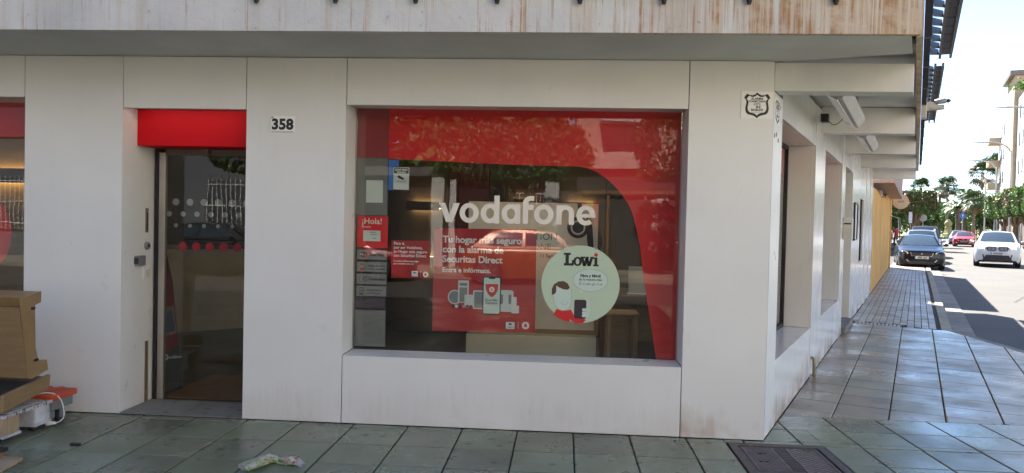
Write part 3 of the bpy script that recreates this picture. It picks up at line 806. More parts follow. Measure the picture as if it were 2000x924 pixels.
# ---- main shop window
win = build(MB().box(-1.630, -1.624, YG - .01, YG + .028, .512, 2.396), 'shop_window', ALU, shop)
build(MB().box(.880, .885, YG - .01, YG + .028, .512, 2.396), 'window_jamb', ALU, win)
build(MB().box(-1.623, .879, YG, YG + .006, .512, 2.396), 'pane', GLASS, win)
VY = YG + .0085
arc = [(-1.371, 2.3978), (-1.371, 2.008), (-.404, 1.978), (.107, 1.974), (.18, 1.962), (.245, 1.936), (.304, 1.900), (.38, 1.836), (.443, 1.766), (.495, 1.69), (.532, 1.611), (.563, 1.49), (.589, 1.378), (.612, 1.21), (.635, 1.066), (.684, .79), (.735, .516), (.878, .514), (.878, 2.3978)]
flat(arc, 'red_arch_vinyl', RED, win, VY)
flat(rect(-1.622, -1.374, 2.014, 2.3978), 'red_frosted_vinyl', REDDIM, win, VY + .0003)
flat(rect(-1.622, -1.374, 1.565, 2.012), 'grey_frosted_vinyl', GREYV, win, VY + .0003)
flat(rect(-1.618, -1.372, .535, .822), 'grey_frosted_vinyl', GREYV, win, VY + .0003)

# ---- left shop window
lwin = build(MB().box(-4.152, -4.134, YG - .01, YG + .028, .512, 2.408), 'shop_window', ALU, shop)
build(MB().box(-6.2, -4.153, YG, YG + .006, .512, 2.408), 'pane', GLASS, lwin)
flat(rect(-6.2, -4.154, 2.13, 2.406), 'red_vinyl_band', RED, lwin, VY)
mb = MB(); ring_pieces(mb, -4.83, 1.35, .375, .001, VY, 0); build(mb, 'round_red_logo', INKR, lwin)

# ---- entrance
ent = build(MB().box(-3.353, -2.391, 5.655, 5.95, 2.072, 2.352), 'red_header_box', REDBOX, shop, bevel=.003)
build(MB().box(-3.28, -2.46, YR + .001, YR + .009, 2.348, 2.355), 'light_strip', LEDR, ent)
door = build(MB().box(-3.345, -3.318, 5.90, 5.96, .004, 2.07), 'door_frame', BLACKM, shop)
build(MB().box(-3.316, -3.262, 5.91, 5.95, .01, 2.04), 'door_stile', ALU, door, bevel=.003)
build(MB().box(-3.261, -2.392, 5.915, 5.945, 2.02, 2.069), 'door_rail', SHUT, door)
build(MB().box(-3.261, -2.392, 5.925, 5.933, .012, 2.019), 'door_pane', DOORGLASS, door)
build(MB().box(-2.94, -2.88, 5.86, 5.91, 2.03, 2.071).cyl((-2.91, 5.885, 2.03), (-2.91, 5.885, 2.012), .012), 'door_sensor', SHUT, door)
DY = 5.9345
def dots(x0, dx, n, z, r, m, nm):
    for k in range(n):
        flat(circ(x0 + dx * k, z, r, 20), nm, m, door, DY)
DOTW = mat('etched_dot_vinyl', (.40, .42, .37), .6, var=.03)
dots(-3.183, .1193, 7, 1.639, .029, DOTW, 'etched_dot'); dots(-3.238, .1178, 8, 1.541, .0225, DOTW, 'etched_dot'); dots(-3.18, .119, 7, 1.446, .0165, DOTW, 'etched_dot')
dots(-3.121, .1158, 7, 1.275, .036, INKR, 'red_dot')
# threshold floor
build(MB().box(-3.352, -2.88, 5.458, 5.90, .004, .012), 'threshold_slab', THRESH, shop); build(MB().box(-2.874, -2.392, 5.458, 5.90, .004, .012), 'threshold_slab', THRESH, shop)
build(MB().box(-3.3, -2.40, 5.97, 6.9, .0045, .014), 'entrance_mat', wood_mat('coir_mat', (.20, .10, .035), (.28, .15, .06), 9, (1, 1, 1), .95), shop)
# fittings on the entrance reveal
RX = -3.3555
def fit(y0, y1, z0, z1, th, m, nm, bev=.003, par=None): return build(MB().box(RX, RX + th, y0, y1, z0, z1), nm, m, par or shop, bevel=bev)
hd = fit(5.785, 5.825, 1.385, 1.582, .006, BRASS, 'recessed_handle'); fit(5.796, 5.814, 1.40, 1.545, .0085, BLACKM, 'handle_slot', .001, hd)
kn = build(MB().cyl((RX, 5.803, 1.278), (RX + .02, 5.803, 1.278), .032, .029, 20), 'lock_cylinder', GREYP, shop, 30); build(MB().cyl((RX + .0201, 5.803, 1.278), (RX + .026, 5.803, 1.278), .014, .012, 14), 'lock_core', BLACKM, kn, 30)
kb = fit(5.635, 5.735, 1.125, 1.205, .04, GREYP, 'key_switch_box', .006); fit(5.632, 5.637, 1.14, 1.19, .036, BLACKP, 'box_slot', .001, kb)
sw = fit(5.755, 5.85, 1.008, 1.106, .012, WHITEP, 'light_switch', .003); fit(5.775, 5.83, 1.028, 1.086, .017, IVORYP, 'switch_rocker', .003, sw)
fit(5.80, 5.84, .014, .504, .006, BRASS, 'kick_strip', .001)
# dark hooks of the terrace louvres over the front edge
for k in range(-1, 7):
    x = -1.469 + k * .513
    hk = MB(); hk.box(x - .012, x + .012, FY - .06, FY - .014, 2.915, 3.2); hk.cyl((x, FY - .037, 2.895), (x, FY - .037, 2.92), .012, .018, 10)
    build(hk, 'louvre_bracket', BLACKM, shop)

# ================================================================== SIGNS AND PRINTS
PY = YG + .011           # prints stuck inside the glass
def T_(x, z, y): return front(x, z, y)
# ---- the big cream lettering: every letter drawn with bars and rings
sign = thing('window_lettering', 'large cream letters reading vodafone across the shop window', 'lettering', (-.36, PY, 1.52))
LYO = YG - .0012
ST = .041; ZB, ZX = 1.526, 1.674           # baseline, x height
def letter(name, fn):
    mb = MB(); fn(mb); return build(mb, name, CREAM, sign)
dk = [0]
def bar(mb, pts):
    dk[0] = (dk[0] + 1) % 5; y = LYO - dk[0] * .0003
    mb.face([(u, y, v) for u, v in pts])
def rise(x): return (x + .96) * .0             # the letters stand level
def rng(mb, cx, cz, ro, roz, st, a0=0, a1=360, n=40):
    dk[0] = (dk[0] + 1) % 5; y = LYO - dk[0] * .0003
    ring_pieces(mb, cx, cz, ro, ro - st, y, 0, 0, n, a0, a1, roz, roz - st * .88)
zc = (ZB + ZX) / 2; rz = (ZX - ZB) / 2 + .003
def L_v(mb):
    x0, x1 = -.962, -.803; xm = (x0 + x1) / 2
    mb.face([(u, LYO, v) for u, v in ((x0, ZX), (x0 + .045, ZX), (xm, ZB + .055), (x1 - .045, ZX), (x1, ZX), (xm + .026, ZB), (xm - .026, ZB))])
letter('letter_v', L_v)
letter('letter_o', lambda mb: rng(mb, -.728, zc, .0745, rz, ST))
def L_d(mb):
    rng(mb, -.566, zc, .0725, rz, ST); bar(mb, rect(-.535, -.494, ZB - .003, 1.738))
letter('letter_d', L_d)
def L_a(mb):
    rng(mb, -.404, zc, .0725, rz, ST); bar(mb, rect(-.373, -.332, ZB - .003, ZX + .002))
letter('letter_a', L_a)
def L_f(mb):
    x = -.312
    bar(mb, rect(x, x + .041, ZB, 1.690)); rng(mb, x + .062, 1.688, .062, .052, ST, 90, 180, 14)
    bar(mb, [(x + .061, 1.7035), (x + .085, 1.7035), (x + .085, 1.740), (x + .061, 1.740)]); bar(mb, rect(x + .0405, x + .080, 1.634, ZX))
letter('letter_f', L_f)
letter('letter_o', lambda mb: rng(mb, -.151, zc, .0755, rz, ST))
def L_n(mb):
    x = -.054
    bar(mb, rect(x, x + .041, ZB, ZX)); rng(mb, x + .070, 1.612, .066, .065, ST, 0, 150, 24); bar(mb, rect(x + .095, x + .136, ZB, 1.613))
letter('letter_n', L_n)
def L_e(mb):
    rng(mb, .172, zc, .0725, rz, ST, 0, 312, 40); bar(mb, rect(.122, .2445, zc - .017, zc + .010))
letter('letter_e', L_e)

# ---- round mint sticker with the drawn phone user
st = thing('round_sticker', 'round mint green sticker with Lowi lettering and a drawn phone user', 'sticker', (.145, PY, .77))
SY = YG - .0015
def ell(name, cx, cz, rx, rz_, m, dy, n=40, par=st): return flat(circ(cx, cz, rx, n, rz_), name, m, par, SY - dy, .0003)
ell('disc', .143, 1.071, .300, .298, MINT, -.0003)
def poly(name, pts, m, dy, par=st): return flat(pts, name, m, par, SY - dy, .0003)
# LOWI word: slab serif letters
mb = MB(); yl = SY - .0006
def q(x0, x1, z0, z1, k=0): mb.face([(x0, yl - k * .0002, z0), (x1, yl - k * .0002, z0), (x1, yl - k * .0002, z1), (x0, yl - k * .0002, z1)])
b0 = 1.212
q(.012, .064, b0, b0 + .018); q(.024, .050, b0 + .018, b0 + .082); q(.010, .064, b0 + .082, b0 + .098); q(.064, .088, b0, b0 + .020); q(.074, .090, b0 + .02, b0 + .044)
ring_pieces(mb, .117, b0 + .034, .033, .0135, yl - .0002, 0, 0, 26, 0, 360, .036, .022)
for xa, xb, za, zb_ in ((.150, .170, b0 + .068, b0), (.190, .170, b0 + .068, b0), (.186, .205, b0 + .068, b0), (.226, .206, b0 + .068, b0)):
    mb.face([(xa - .011, yl - .0004, za), (xa + .011, yl - .0004, za), (xb + .011, yl - .0004, zb_), (xb - .011, yl - .0004, zb_)])
q(.139, .176, b0 + .060, b0 + .072, 3); q(.182, .202, b0 + .060, b0 + .072, 3); q(.214, .240, b0 + .060, b0 + .072, 3)
q(.246, .268, b0, b0 + .068, 4); q(.236, .268, b0 + .056, b0 + .068, 5); q(.236, .279, b0, b0 + .013, 5)
build(mb, 'word', INKB, st)
ell('i_dot', .257, b0 + .088, .014, .014, INKR, .0006, 18)
# speech bubble
ell('bubble_outline', .218, 1.103, .133, .086, INKG, .0002); ell('bubble', .218, 1.103, .1312, .0842, MINTL, .0006)
poly('bubble_tail', [(.140, 1.028), (.148, 1.00), (.168, 1.024)], MINTL, .0006)
text_obj('Fibra y Móvil', .030, INKB, st, 'bubble_text', T_(.218, 1.128, SY - .0012), .0009, 'CENTER')
text_obj('de la manera más', .025, INKB, st, 'bubble_text', T_(.218, 1.101, SY - .0012), .0002, 'CENTER')
text_obj('S-i-m-p-l-e', .033, INKG, st, 'bubble_text', T_(.218, 1.066, SY - .0012), 0, 'CENTER', shear=.4, spacing=1.25)
# drawn phone user: head, hair, jumper, hand and phone as flat print
SKETCH = INKG
def head(k): return [(.010 + (x - .010) * k, .963 + (z - .963) * k) for x, z in ((-.068, 1.035), (-.060, .95), (-.045, .905), (-.02, .875), (.015, .866), (.048, .873), (.068, .90), (.077, .95), (.075, 1.01), (.055, 1.055), (.01, 1.08), (-.04, 1.07))]
poly('head_outline', head(1.02), SKETCH, .0002); poly('head', head(1.0), MINTL, .0005)
HAIRP = mat('brown_ink', (.10, .055, .03), .5, var=0)
poly('hair', [(-.075, .985), (-.075, 1.03), (-.06, 1.065), (-.025, 1.088), (.015, 1.092), (.045, 1.075), (.062, 1.045), (.05, 1.026), (.015, 1.028), (-.02, 1.042), (-.042, 1.056), (-.041, 1.01), (-.055, .988)], HAIRP, .0009)
mb = MB(); ring_pieces(mb, .024, .933, .026, .0243, SY - .0009, 0, 0, 14, 180, 360); build(mb, 'smile', SKETCH, st)
poly('jumper', [(-.035, .878), (-.058, .83), (-.02, .805), (.03, .784), (.068, .778), (.068, .80), (.085, .786), (.115, .771), (.165, .770), (.188, .792), (.19, .802), (.13, .812), (.10, .83), (.075, .875), (.05, .868), (.01, .862), (-.01, .868)], INKR, .0008)
PHN = mat('dark_ink', (.035, .028, .032), .5, var=0)
poly('drawn_phone', rrect(.100, .192, .806, .952, .014), PHN, .0012)
for z, w_ in ((.876, .052), (.852, .058), (.830, .050)):
    poly('drawn_finger', rrect(.160, .160 + w_, z - .011, z + .011, .010), MINTL, .0015)
poly('drawn_hand', [(.193, .82), (.215, .83), (.222, .88), (.215, .945), (.190, .965), (.172, .962), (.193, .945)], MINTL, .0010)

# ---- large red alarm poster
def phone_poster(par, x0, z0, w_, h):
    pass
po = thing('alarm_poster', 'large red poster with white Spanish text and a smartphone, stuck inside the window', 'poster', (-.6, PY, .68))
flat([(-1.000, .675), (-.198, .687), (-.203, 1.485), (-1.004, 1.474)], 'sheet', POSTER, po, PY, .0006)
ty = PY - .0008
for k, (s_, sz, z) in enumerate((('Tu hogar más seguro', .0735, 1.367), ('con la alarma de', .0735, 1.291), ('Securitas Direct', .0735, 1.215))):
    text_obj(s_, sz, INKW, po, 'headline', T_(-.932, z, ty), .0019, spacing=.98)
text_obj('Entra e infórmate.', .052, INKW, po, 'subline', T_(-.932, 1.137, ty), .0012)
def pf(name, pts, m, k): return flat(pts, name, m, po, ty - .0002 - k * .0003, .0002)
DEVW = mat('device_white_ink', (.56, .58, .54), .5, var=.02); DEVG = mat('device_grey_ink', (.17, .19, .18), .5, var=.02)
pf('printed_mirror', circ(-.828, .943, .056, 30), DEVW, 0); pf('printed_mirror_glass', circ(-.828, .943, .047, 30), DEVG, 1)
pf('printed_remote', rrect(-.803, -.720, .90, 1.075, .006), DEVW, 2); pf('printed_screen', rect(-.792, -.732, .906, 1.02), DEVG, 3); pf('printed_screen', rect(-.792, -.732, 1.032, 1.055), DEVG, 3)
pf('printed_box', rrect(-.752, -.682, .872, .965, .01), DEVW, 4); pf('printed_box', rrect(-.73, -.69, .885, .94, .006), WHITEP, 5)
pf('printed_panel', rrect(-.685, -.575, .855, 1.0, .01), DEVW, 6); pf('printed_panel_screen', rect(-.675, -.59, .865, .99), DEVG, 7)
pf('printed_lock', rrect(-.500, -.37, .84, 1.008, .02), DEVW, 4)
for x in (-.462, -.398): pf('printed_keyhole', rrect(x - .011, x + .011, .90, .975, .01), DEVG, 5)
pf('printed_key', rrect(-.385, -.345, .83, .957, .006), WHITEP, 6); pf('printed_key', rrect(-.349, -.325, .83, .89, .004), WHITEP, 7)
pf('printed_phone', rrect(-.612, -.468, .815, 1.110, .018), INKB, 9); pf('printed_phone_screen', rrect(-.603, -.477, .823, 1.102, .013), MINTL, 10); pf('printed_notch', rrect(-.565, -.515, 1.092, 1.106, .004), INKB, 11)
pf('printed_shield', [(-.590, 1.05), (-.490, 1.053), (-.492, 1.01), (-.508, .975), (-.538, .948), (-.568, .972), (-.586, 1.008)], INKR, 12)
mb = MB(); ring_pieces(mb, -.539, 1.010, .021, .010, ty - .0042, 0, 0, 20, 25, 330); mb.face([(-.539, ty - .0043, 1.006), (-.517, ty - .0043, 1.006), (-.517, ty - .0043, 1.016), (-.539, ty - .0043, 1.016)]); build(mb, 'printed_letter', INKW, po)
text_obj('Guardián', .027, INKB, po, 'phone_text', T_(-.541, .920, ty - .0042), .0004, 'CENTER'); text_obj('Verisure', .027, INKB, po, 'phone_text', T_(-.541, .897, ty - .0042), .0004, 'CENTER')
cols = [INKB, WHITEP, mat('plum_ink', (.10, .02, .05), .5), mat('pink_ink', (.5, .2, .25), .5), mat('pine_ink', (.03, .09, .07), .5), mat('wine_ink', (.15, .02, .04), .5)]
for k in range(6): pf('printed_token', circ(-.842 + k * .0285, .872, .0135, 14), cols[k], 8)
pf('printed_badge', rrect(-.425, -.357, .708, .762, .004), WHITEP, 2); pf('printed_badge_mark', rect(-.402, -.38, .738, .752), INKB, 3)
text_obj('Direct', .018, INKB, po, 'badge_text', T_(-.391, .716, ty - .0012), .0002, 'CENTER', shear=.3)
pf('printed_rule', rect(-.331, -.328, .71, .765), INKW, 2)
def drop_logo(par, cx, cz, r, y, mw=INKW, mr=INKR):
    flat(circ(cx, cz, r, 28), 'round_logo', mw, par, y, .0002)
    flat([(cx + r * .15, cz + r * .85), (cx - r * .25, cz + r * .42), (cx - r * .45, cz), (cx - r * .33, cz - r * .36), (cx, cz - r * .5), (cx + r * .34, cz - r * .34), (cx + r * .46, cz + .0), (cx + r * .3, cz + r * .34), (cx + r * .02, cz + r * .45)], 'logo_drop', mr, par, y - .0003, .0002)
drop_logo(po, -.272, .738, .029, ty - .001)

# ---- small red poster
p2 = thing('offer_poster', 'small red poster with four lines of white text beside the larger red one', 'poster', (-1.18, PY, 1.083))
flat([(-1.333, 1.079), (-1.028, 1.083), (-1.030, 1.374), (-1.336, 1.374)], 'sheet', POSTER, p2, PY, .0006)
for k, s_ in enumerate(('Para ti,', 'por ser Vodafone,', 'tu Hogar más seguro', 'con Securitas Direct')):
    text_obj(s_, .031, INKW, p2, 'headline', T_(-1.317, 1.340 - k * .0315, ty), .0007)
for k, s_ in enumerate(('Consulta ofertas especiales', 'para clientes como tú.')):
    text_obj(s_, .018, INKW, p2, 'small_print', T_(-1.317, 1.207 - k * .021, ty), .0004)
flat(rrect(-1.172, -1.122, 1.094, 1.136, .003), 'printed_badge', WHITEP, p2, ty, .0002); flat(rect(-1.158, -1.140, 1.118, 1.128), 'printed_badge_mark', INKB, p2, ty - .0003, .0002)
flat(rect(-1.102, -1.100, 1.094, 1.140), 'printed_rule', INKW, p2, ty, .0002); drop_logo(p2, -1.062, 1.112, .022, ty)

# ---- stack of cards on the frosted strip
ho = thing('greeting_sign', 'bright red sign reading Hola with a white card, on the grey strip of the window', 'sign', (-1.49, PY, 1.31))
flat(rect(-1.610, -1.366, 1.312, 1.560), 'sheet', mat('bright_red_print', (.66, .012, .012), .5, var=.02), ho, VY - .0012, .0006)
text_obj('¡Hola!', .066, INKW, ho, 'greeting', T_(-1.575, 1.497, VY - .0016), .0004)
text_obj('Horario', .022, INKW, ho, 'caption', T_(-1.575, 1.468, VY - .0016), .0003)
flat(rect(-1.561, -1.424, 1.362, 1.445), 'hours_card', PAPER, ho, VY - .0018, .0004)
for k, (a, b, z) in enumerate(((-1.51, -1.46, 1.43), (-1.505, -1.452, 1.414), (-1.485, -1.455, 1.382))): flat(rect(a, b, z, z + .004), 'printed_line', INKG, ho, VY - .0022, .0002)
rows = ((1.217, 1.295, 'WiFi zone', ('Zona WiFi',)), (1.121, 1.199, 'payment card', ('Tarjetas de crédito', 'y débito aceptadas')), (1.025, 1.106, 'contactless payment', ('Contactless',)), (.929, 1.010, 'phone unlocking', ('Desbloqueamos', 'tu móvil gratis')))
for k, (z0, z1, what, lines) in enumerate(rows):
    c_ = thing('info_card', 'small grey %s card on the frosted strip of the window' % what, 'sign', (-1.49, PY, z0), 'grey info cards in the shop window')
    flat(rect(-1.608, -1.370, z0, z1), 'card', GREYL, c_, VY - .0012, .0006)
    zc_ = (z0 + z1) / 2; yy = VY - .0016
    for j, ln in enumerate(lines):
        text_obj(ln, .027 if len(lines) == 1 else .0185, INKB, c_, 'caption', T_(-1.512 if len(lines) == 1 else -1.522, zc_ - .009 + (.012 if len(lines) > 1 else 0) - j * .024, yy), .0003)
    if k == 0:
        flat(circ(-1.555, zc_, .030, 28, .020), 'wifi_mark', INKB, c_, yy, .0002); flat(circ(-1.547, zc_ - .003, .016, 20, .012), 'wifi_mark', GREYL, c_, yy - .0003, .0002)
        text_obj('Wi', .02, INKW, c_, 'wifi_text', T_(-1.583, zc_ - .006, yy - .0004), .0005); text_obj('Fi', .02, INKB, c_, 'wifi_text', T_(-1.557, zc_ - .008, yy - .0006), .0005)
    elif k == 1:
        flat(rect(-1.583, -1.552, zc_ + .018, zc_ + .023), 'card_mark', INKB, c_, yy, .0002); flat(rect(-1.583, -1.552, zc_ - .028, zc_ - .008), 'card_mark', INKR, c_, yy, .0002)
    elif k == 2:
        mb = MB(); ring_pieces(mb, -1.558, zc_, .033, .031, yy, 0, 0, 26, 0, 360, .024, .022)
        for r_ in (.006, .012, .018): ring_pieces(mb, -1.566, zc_, r_, r_ - .0025, yy, 0, 0, 10, -50, 50)
        build(mb, 'contactless_mark', INKB, c_)
    else:
        flat(rrect(-1.583, -1.551, zc_ - .028, zc_ + .028, .004), 'phone_mark', INKB, c_, yy, .0002); flat(rect(-1.580, -1.554, zc_ - .018, zc_ + .021), 'phone_mark', GREYL, c_, yy - .0003, .0002); flat(rect(-1.572, -1.562, zc_ - .008, zc_ + .006), 'phone_mark', INKB, c_, yy - .0006, .0002)
c_ = thing('dark_info_card', 'dark translucent card below the grey info cards in the window', 'sign', (-1.49, PY, .84))
flat(rect(-1.608, -1.376, .835, .922), 'card', mat('dark_card', (.05, .04, .055), .5), c_, VY - .0012, .0006)
tag(flat(rect(-1.544, -1.411, 1.664, 1.838), 'paper_note', PAPER, None, VY - .0012, .0006), 'blank pale sheet of paper taped high on the grey frosted strip', 'paper')
nt_ = thing('camera_notice', 'small pale notice with a camera picture beside the frosted strip', 'notice', (-1.27, PY, 1.768))
flat([(-1.331, 1.771), (-1.207, 1.768), (-1.207, 1.943), (-1.331, 1.941)], 'sheet', PAPER, nt_, PY - .0006, .0006)
flat(rect(-1.327, -1.211, 1.895, 1.938), 'heading_band', INKB, nt_, PY - .0012, .0002)
text_obj('ZONA VIDEO', .016, INKW, nt_, 'heading', T_(-1.269, 1.918, PY - .0015), .0004, 'CENTER'); text_obj('VIGILADA', .016, INKW, nt_, 'heading', T_(-1.269, 1.900, PY - .0015), .0004, 'CENTER')
flat([(-1.300, 1.872), (-1.288, 1.882), (-1.245, 1.858), (-1.25, 1.845), (-1.29, 1.858)], 'camera_picture', INKB, nt_, PY - .0012, .0002)
for z in (1.828, 1.836): flat(rect(-1.31, -1.228, z, z + .003), 'printed_line', INKG, nt_, PY - .0012, .0002)
flat(rect(-1.325, -1.213, 1.774, 1.815), 'white_field', WHITEP, nt_, PY - .0012, .0002)
tag(flat([(-1.370, 1.765), (-1.3335, 1.765), (-1.3335, 1.945), (-1.29, 1.945), (-1.29, 2.0), (-1.370, 2.002)], 'blue_leaflet', BLUEP, None, PY + .0004, .0006), 'blue leaflet half hidden behind the camera notice in the window', 'leaflet')

# ---- house number plate
np_ = thing('house_number_plate', 'white plate with the black house number 358 on the panel right of the door', 'house number', (-2.1, YF, 2.169))
build(MB().box(-2.199, -2.013, YF - .008, YF - .0005, 2.169, 2.290), 'plate', SIGNW, np_, bevel=.002)
text_obj('358', .108, INKB, np_, 'number', T_(-2.1915, 2.192, YF - .0085), .0048, spacing=1.03)
flat(rect(-2.192, -2.03, 2.1745, 2.1775), 'rule', INKB, np_, YF - .0086, .0003)
text_obj('Nº', .018, INKB, np_, 'small_mark', T_(-2.196, 2.272, YF - .0085), .0006)

# ---- alarm plates
def alarm(par, T):
    def fl(poly_, m, nm, k):
        mb = MB(lambda u, w_, v: T(u, v, w_)); mb.prism(poly_, lambda u, v, w_: (u, w_, v), .0045 + k * .0004, .005 + k * .0004 + .0003); return build(mb, nm, m, par)
    mb = MB(lambda u, w_, v: T(u, v, w_)); mb.box(0, .226, .0006, .0045, 0, .197); build(mb, 'plate', SIGNW, par, bevel=.001)
    half = [(0, .186), (.012, .174), (.03, .166), (.052, .167), (.07, .176), (.080, .167), (.092, .148), (.080, .135), (.075, .118), (.079, .095), (.083, .07), (.078, .045), (.064, .030), (.03, .022), (.013, .014), (0, .001)]
    out = half + [(-x, z) for x, z in half[-2:0:-1]]
    fl([(.112 + x, .004 + z) for x, z in out], INKB, 'shield', 0)
    inn = [(x * .80, .096 + (z - .094) * .80) for x, z in out]
    fl([(.112 + x, .004 + z) for x, z in inn], SIGNW, 'shield_face', 1)
    f = lambda x, z: (lambda a, b, c=0: T(x + a, z + b, .0062 + c))
    for s_, sz, z in (('ALARMA', .022, .138), ('CONECTADA', .019, .120), ('24 HORAS', .010, .109), ('950 251 822', .010, .098), ('acacio', .034, .058)):
        text_obj(s_, sz, INKB, par, 'lettering', f(.112, z), .0008 if sz > .015 else .0003, 'CENTER', .0003)
    fl(rect(.105, .119, .078, .094), INKG, 'mark', 2); fl(rect(.124, .136, .080, .092), INKG, 'mark', 2)
    fl(rect(.074, .150, .048, .050), INKG, 'rule', 2)
a1 = thing('alarm_plate', 'square white alarm plate with a black shield facing the street near the corner', 'alarm sign', (1.36, YF, 2.313), 'alarm plates on the corner')
alarm(a1, lambda u, v, w_: (1.250 + u, YF - w_, 2.313 + v))
a2 = thing('alarm_plate', 'white alarm plate with a black shield on the side street face of the corner', 'alarm sign', SP(.16, 0, 2.29), 'alarm plates on the corner')
alarm(a2, lambda u, v, w_: SP(.050 + u, w_, 2.29 + v))
# screw holes left in the corner
for s_, z in ((.09, 2.21), (.17, 2.225), (.25, 2.19), (.30, 2.44)):
    mb = MB(); mb.cyl(SP(s_, -.002, z), SP(s_, .0015, z), .018, .018, 14); build(mb, 'plug_hole', mat('rust_hole', (.25, .14, .06), .9), shop)

# ================================================================== REMOVED SHOP FURNITURE ON THE PAVEMENT
# plastic dolly with casters against the wall
dol = thing('plastic_dolly', 'low orange and grey plastic dolly on casters against the wall', 'dolly', (-3.95, 5.2, 0))
build(MB().box(-4.5, -3.605, 5.06, 5.335, .176, .222), 'deck', ORANGE, dol, bevel=.012)
build(MB().box(-4.48, -3.625, 5.08, 5.315, .105, .1755), 'skirt', GREYP, dol, bevel=.01)
mb = MB()
for k in range(8): mb.box(-4.4 + k * .095, -4.36 + k * .095, 5.075, 5.32, .2221, .229)
build(mb, 'deck_rib', ORANGE, dol)
for x, y in ((-3.68, 5.235), (-4.40, 5.235), (-3.68, 5.12), (-4.40, 5.12)):
    cs = build(MB().cyl((x, y, .105), (x, y, .085), .035, .03, 14).box(x - .028, x - .022, y - .03, y + .03, .045, .09).box(x + .022, x + .028, y - .03, y + .03, .045, .09), 'caster', GREYP, dol, 40)
    build(MB().cyl((x - .018, y, .046), (x + .018, y, .046), .046, .046, 22), 'wheel', RUBBER, cs, 40)
    build(MB().cyl((x - .0205, y, .046), (x + .0205, y, .046), .024, .024, 16), 'hub', GREYP, cs, 40)
# pallet
pal = thing('wooden_pallet', 'whitewashed wooden pallet on casters under the old counter', 'pallet', (-4.1, 4.8, 0))
for k in range(5):
    y = 4.585 + k * .095
    build(MB().hexa([(-4.75, y, .178), (-3.60, y + .008, .178), (-3.60, y + .088, .178), (-4.75, y + .08, .178)], [(-4.75, y, .198), (-3.60, y + .008, .198), (-3.60, y + .088, .198), (-4.75, y + .08, .198)]), 'deck_board', PALP, pal, bevel=.002)
for (x0, x1, y0, y1) in ((-3.73, -3.602, 4.59, 4.73), (-3.74, -3.604, 4.88, 5.03), (-4.25, -4.1, 4.59, 4.73), (-4.25, -4.1, 4.88, 5.03), (-4.75, -4.6, 4.59, 4.73)):
    build(MB().box(x0, x1, y0, y1, .068, .177), 'block', PINEW if y0 < 4.7 else PALW, pal, bevel=.003)
for y in (4.585, 4.875):
    build(MB().box(-4.76, -3.598, y, y + .16, .048, .0675), 'bottom_board', PALW, pal, bevel=.002)
for x, y in ((-3.68, 4.62), (-4.5, 4.62), (-3.68, 4.96), (-4.5, 4.96)):
    build(MB().cyl((x - .02, y, .0255), (x + .02, y, .0255), .0255, .0255, 18), 'caster', RUBBER, pal, 40)
# loose papers on the pallet deck
for k, (x0, x1, y0, y1, m_) in enumerate(((-3.85, -3.62, 4.62, 4.78, WHITEP), (-3.80, -3.63, 4.80, 4.93, PAPER))):
    tag(build(MB().hexa([(x0, y0, .200), (x1, y0 + .02, .200), (x1, y1 + .02, .200), (x0, y1, .200)], [(x0, y0, .203), (x1, y0 + .02, .204), (x1, y1 + .02, .203), (x0, y1, .204)]), 'loose_sheet', m_), ('white sheet lying at the front of the pallet deck', 'pale sheet lying at the back of the pallet deck')[k], 'paper', 'sheets on the pallet')
# sloping tray: wooden rim round a black top
tr = thing('counter_tray', 'black topped wooden counter tray lying sloped on the pallet', 'counter top', (-4.1, 4.8, .2))
build(MB().hexa([(-3.625, 4.575, .225), (-3.600, 4.58, .222), (-3.600, 5.015, .286), (-3.625, 5.015, .289)], [(-3.625, 4.59, .335), (-3.600, 4.59, .330), (-3.600, 5.03, .382), (-3.625, 5.03, .385)]), 'side_rim', OAKX, tr, bevel=.002)
build(MB().hexa([(-4.7, 4.60, .225), (-3.6255, 4.60, .225), (-3.6255, 5.02, .30), (-4.7, 5.02, .30)], [(-4.7, 4.60, .322), (-3.6255, 4.60, .318), (-3.6255, 5.02, .372), (-4.7, 5.02, .372)]), 'black_top', BLACKP, tr, bevel=.002)
build(MB().hexa([(-4.7, 4.575, .22), (-3.6255, 4.575, .22), (-3.6255, 4.599, .22), (-4.7, 4.599, .22)], [(-4.7, 4.58, .30), (-3.6255, 4.58, .30), (-3.6255, 4.599, .30), (-4.7, 4.599, .30)]), 'front_rim', OAKX, tr)
# leaning cabinet with a C shaped end
cab = thing('wooden_cabinet', 'oak veneered cabinet carcass with a C shaped end standing on the black tray', 'cabinet', (-4.1, 4.9, .37))
prof = [(4.752, .956), (4.930, .984), (4.928, .909), (4.868, .893), (4.878, .60), (4.905, .505), (4.990, .497), (5.006, .425), (4.845, .392), (4.81, .60)]
build(MB().prism(prof, lambda u, v, w_: (w_, u, v), -3.630, -3.600), 'end_panel', OAK, cab, bevel=.002)
build(MB().prism([(4.752, .956), (4.930, .984), (4.928, .909), (4.79, .89)], lambda u, v, w_: (w_, u, v), -4.6, -3.6305), 'top_slab', OAK, cab, bevel=.002)
build(MB().prism([(4.754, .889), (4.775, .889), (4.867, .400), (4.846, .394)], lambda u, v, w_: (w_, u, v), -4.6, -3.6305), 'front_panel', OAKX, cab)
build(MB().prism([(4.868, .40), (5.004, .427), (4.988, .495), (4.87, .50)], lambda u, v, w_: (w_, u, v), -4.6, -3.6305), 'bottom_slab', OAK, cab)
for y, z in ((4.845, .875), (4.88, .515)): build(MB().box(-3.5995, -3.592, y - .018, y + .018, z - .009, z + .009), 'cam_fitting', BLACKP, cab, bevel=.003)
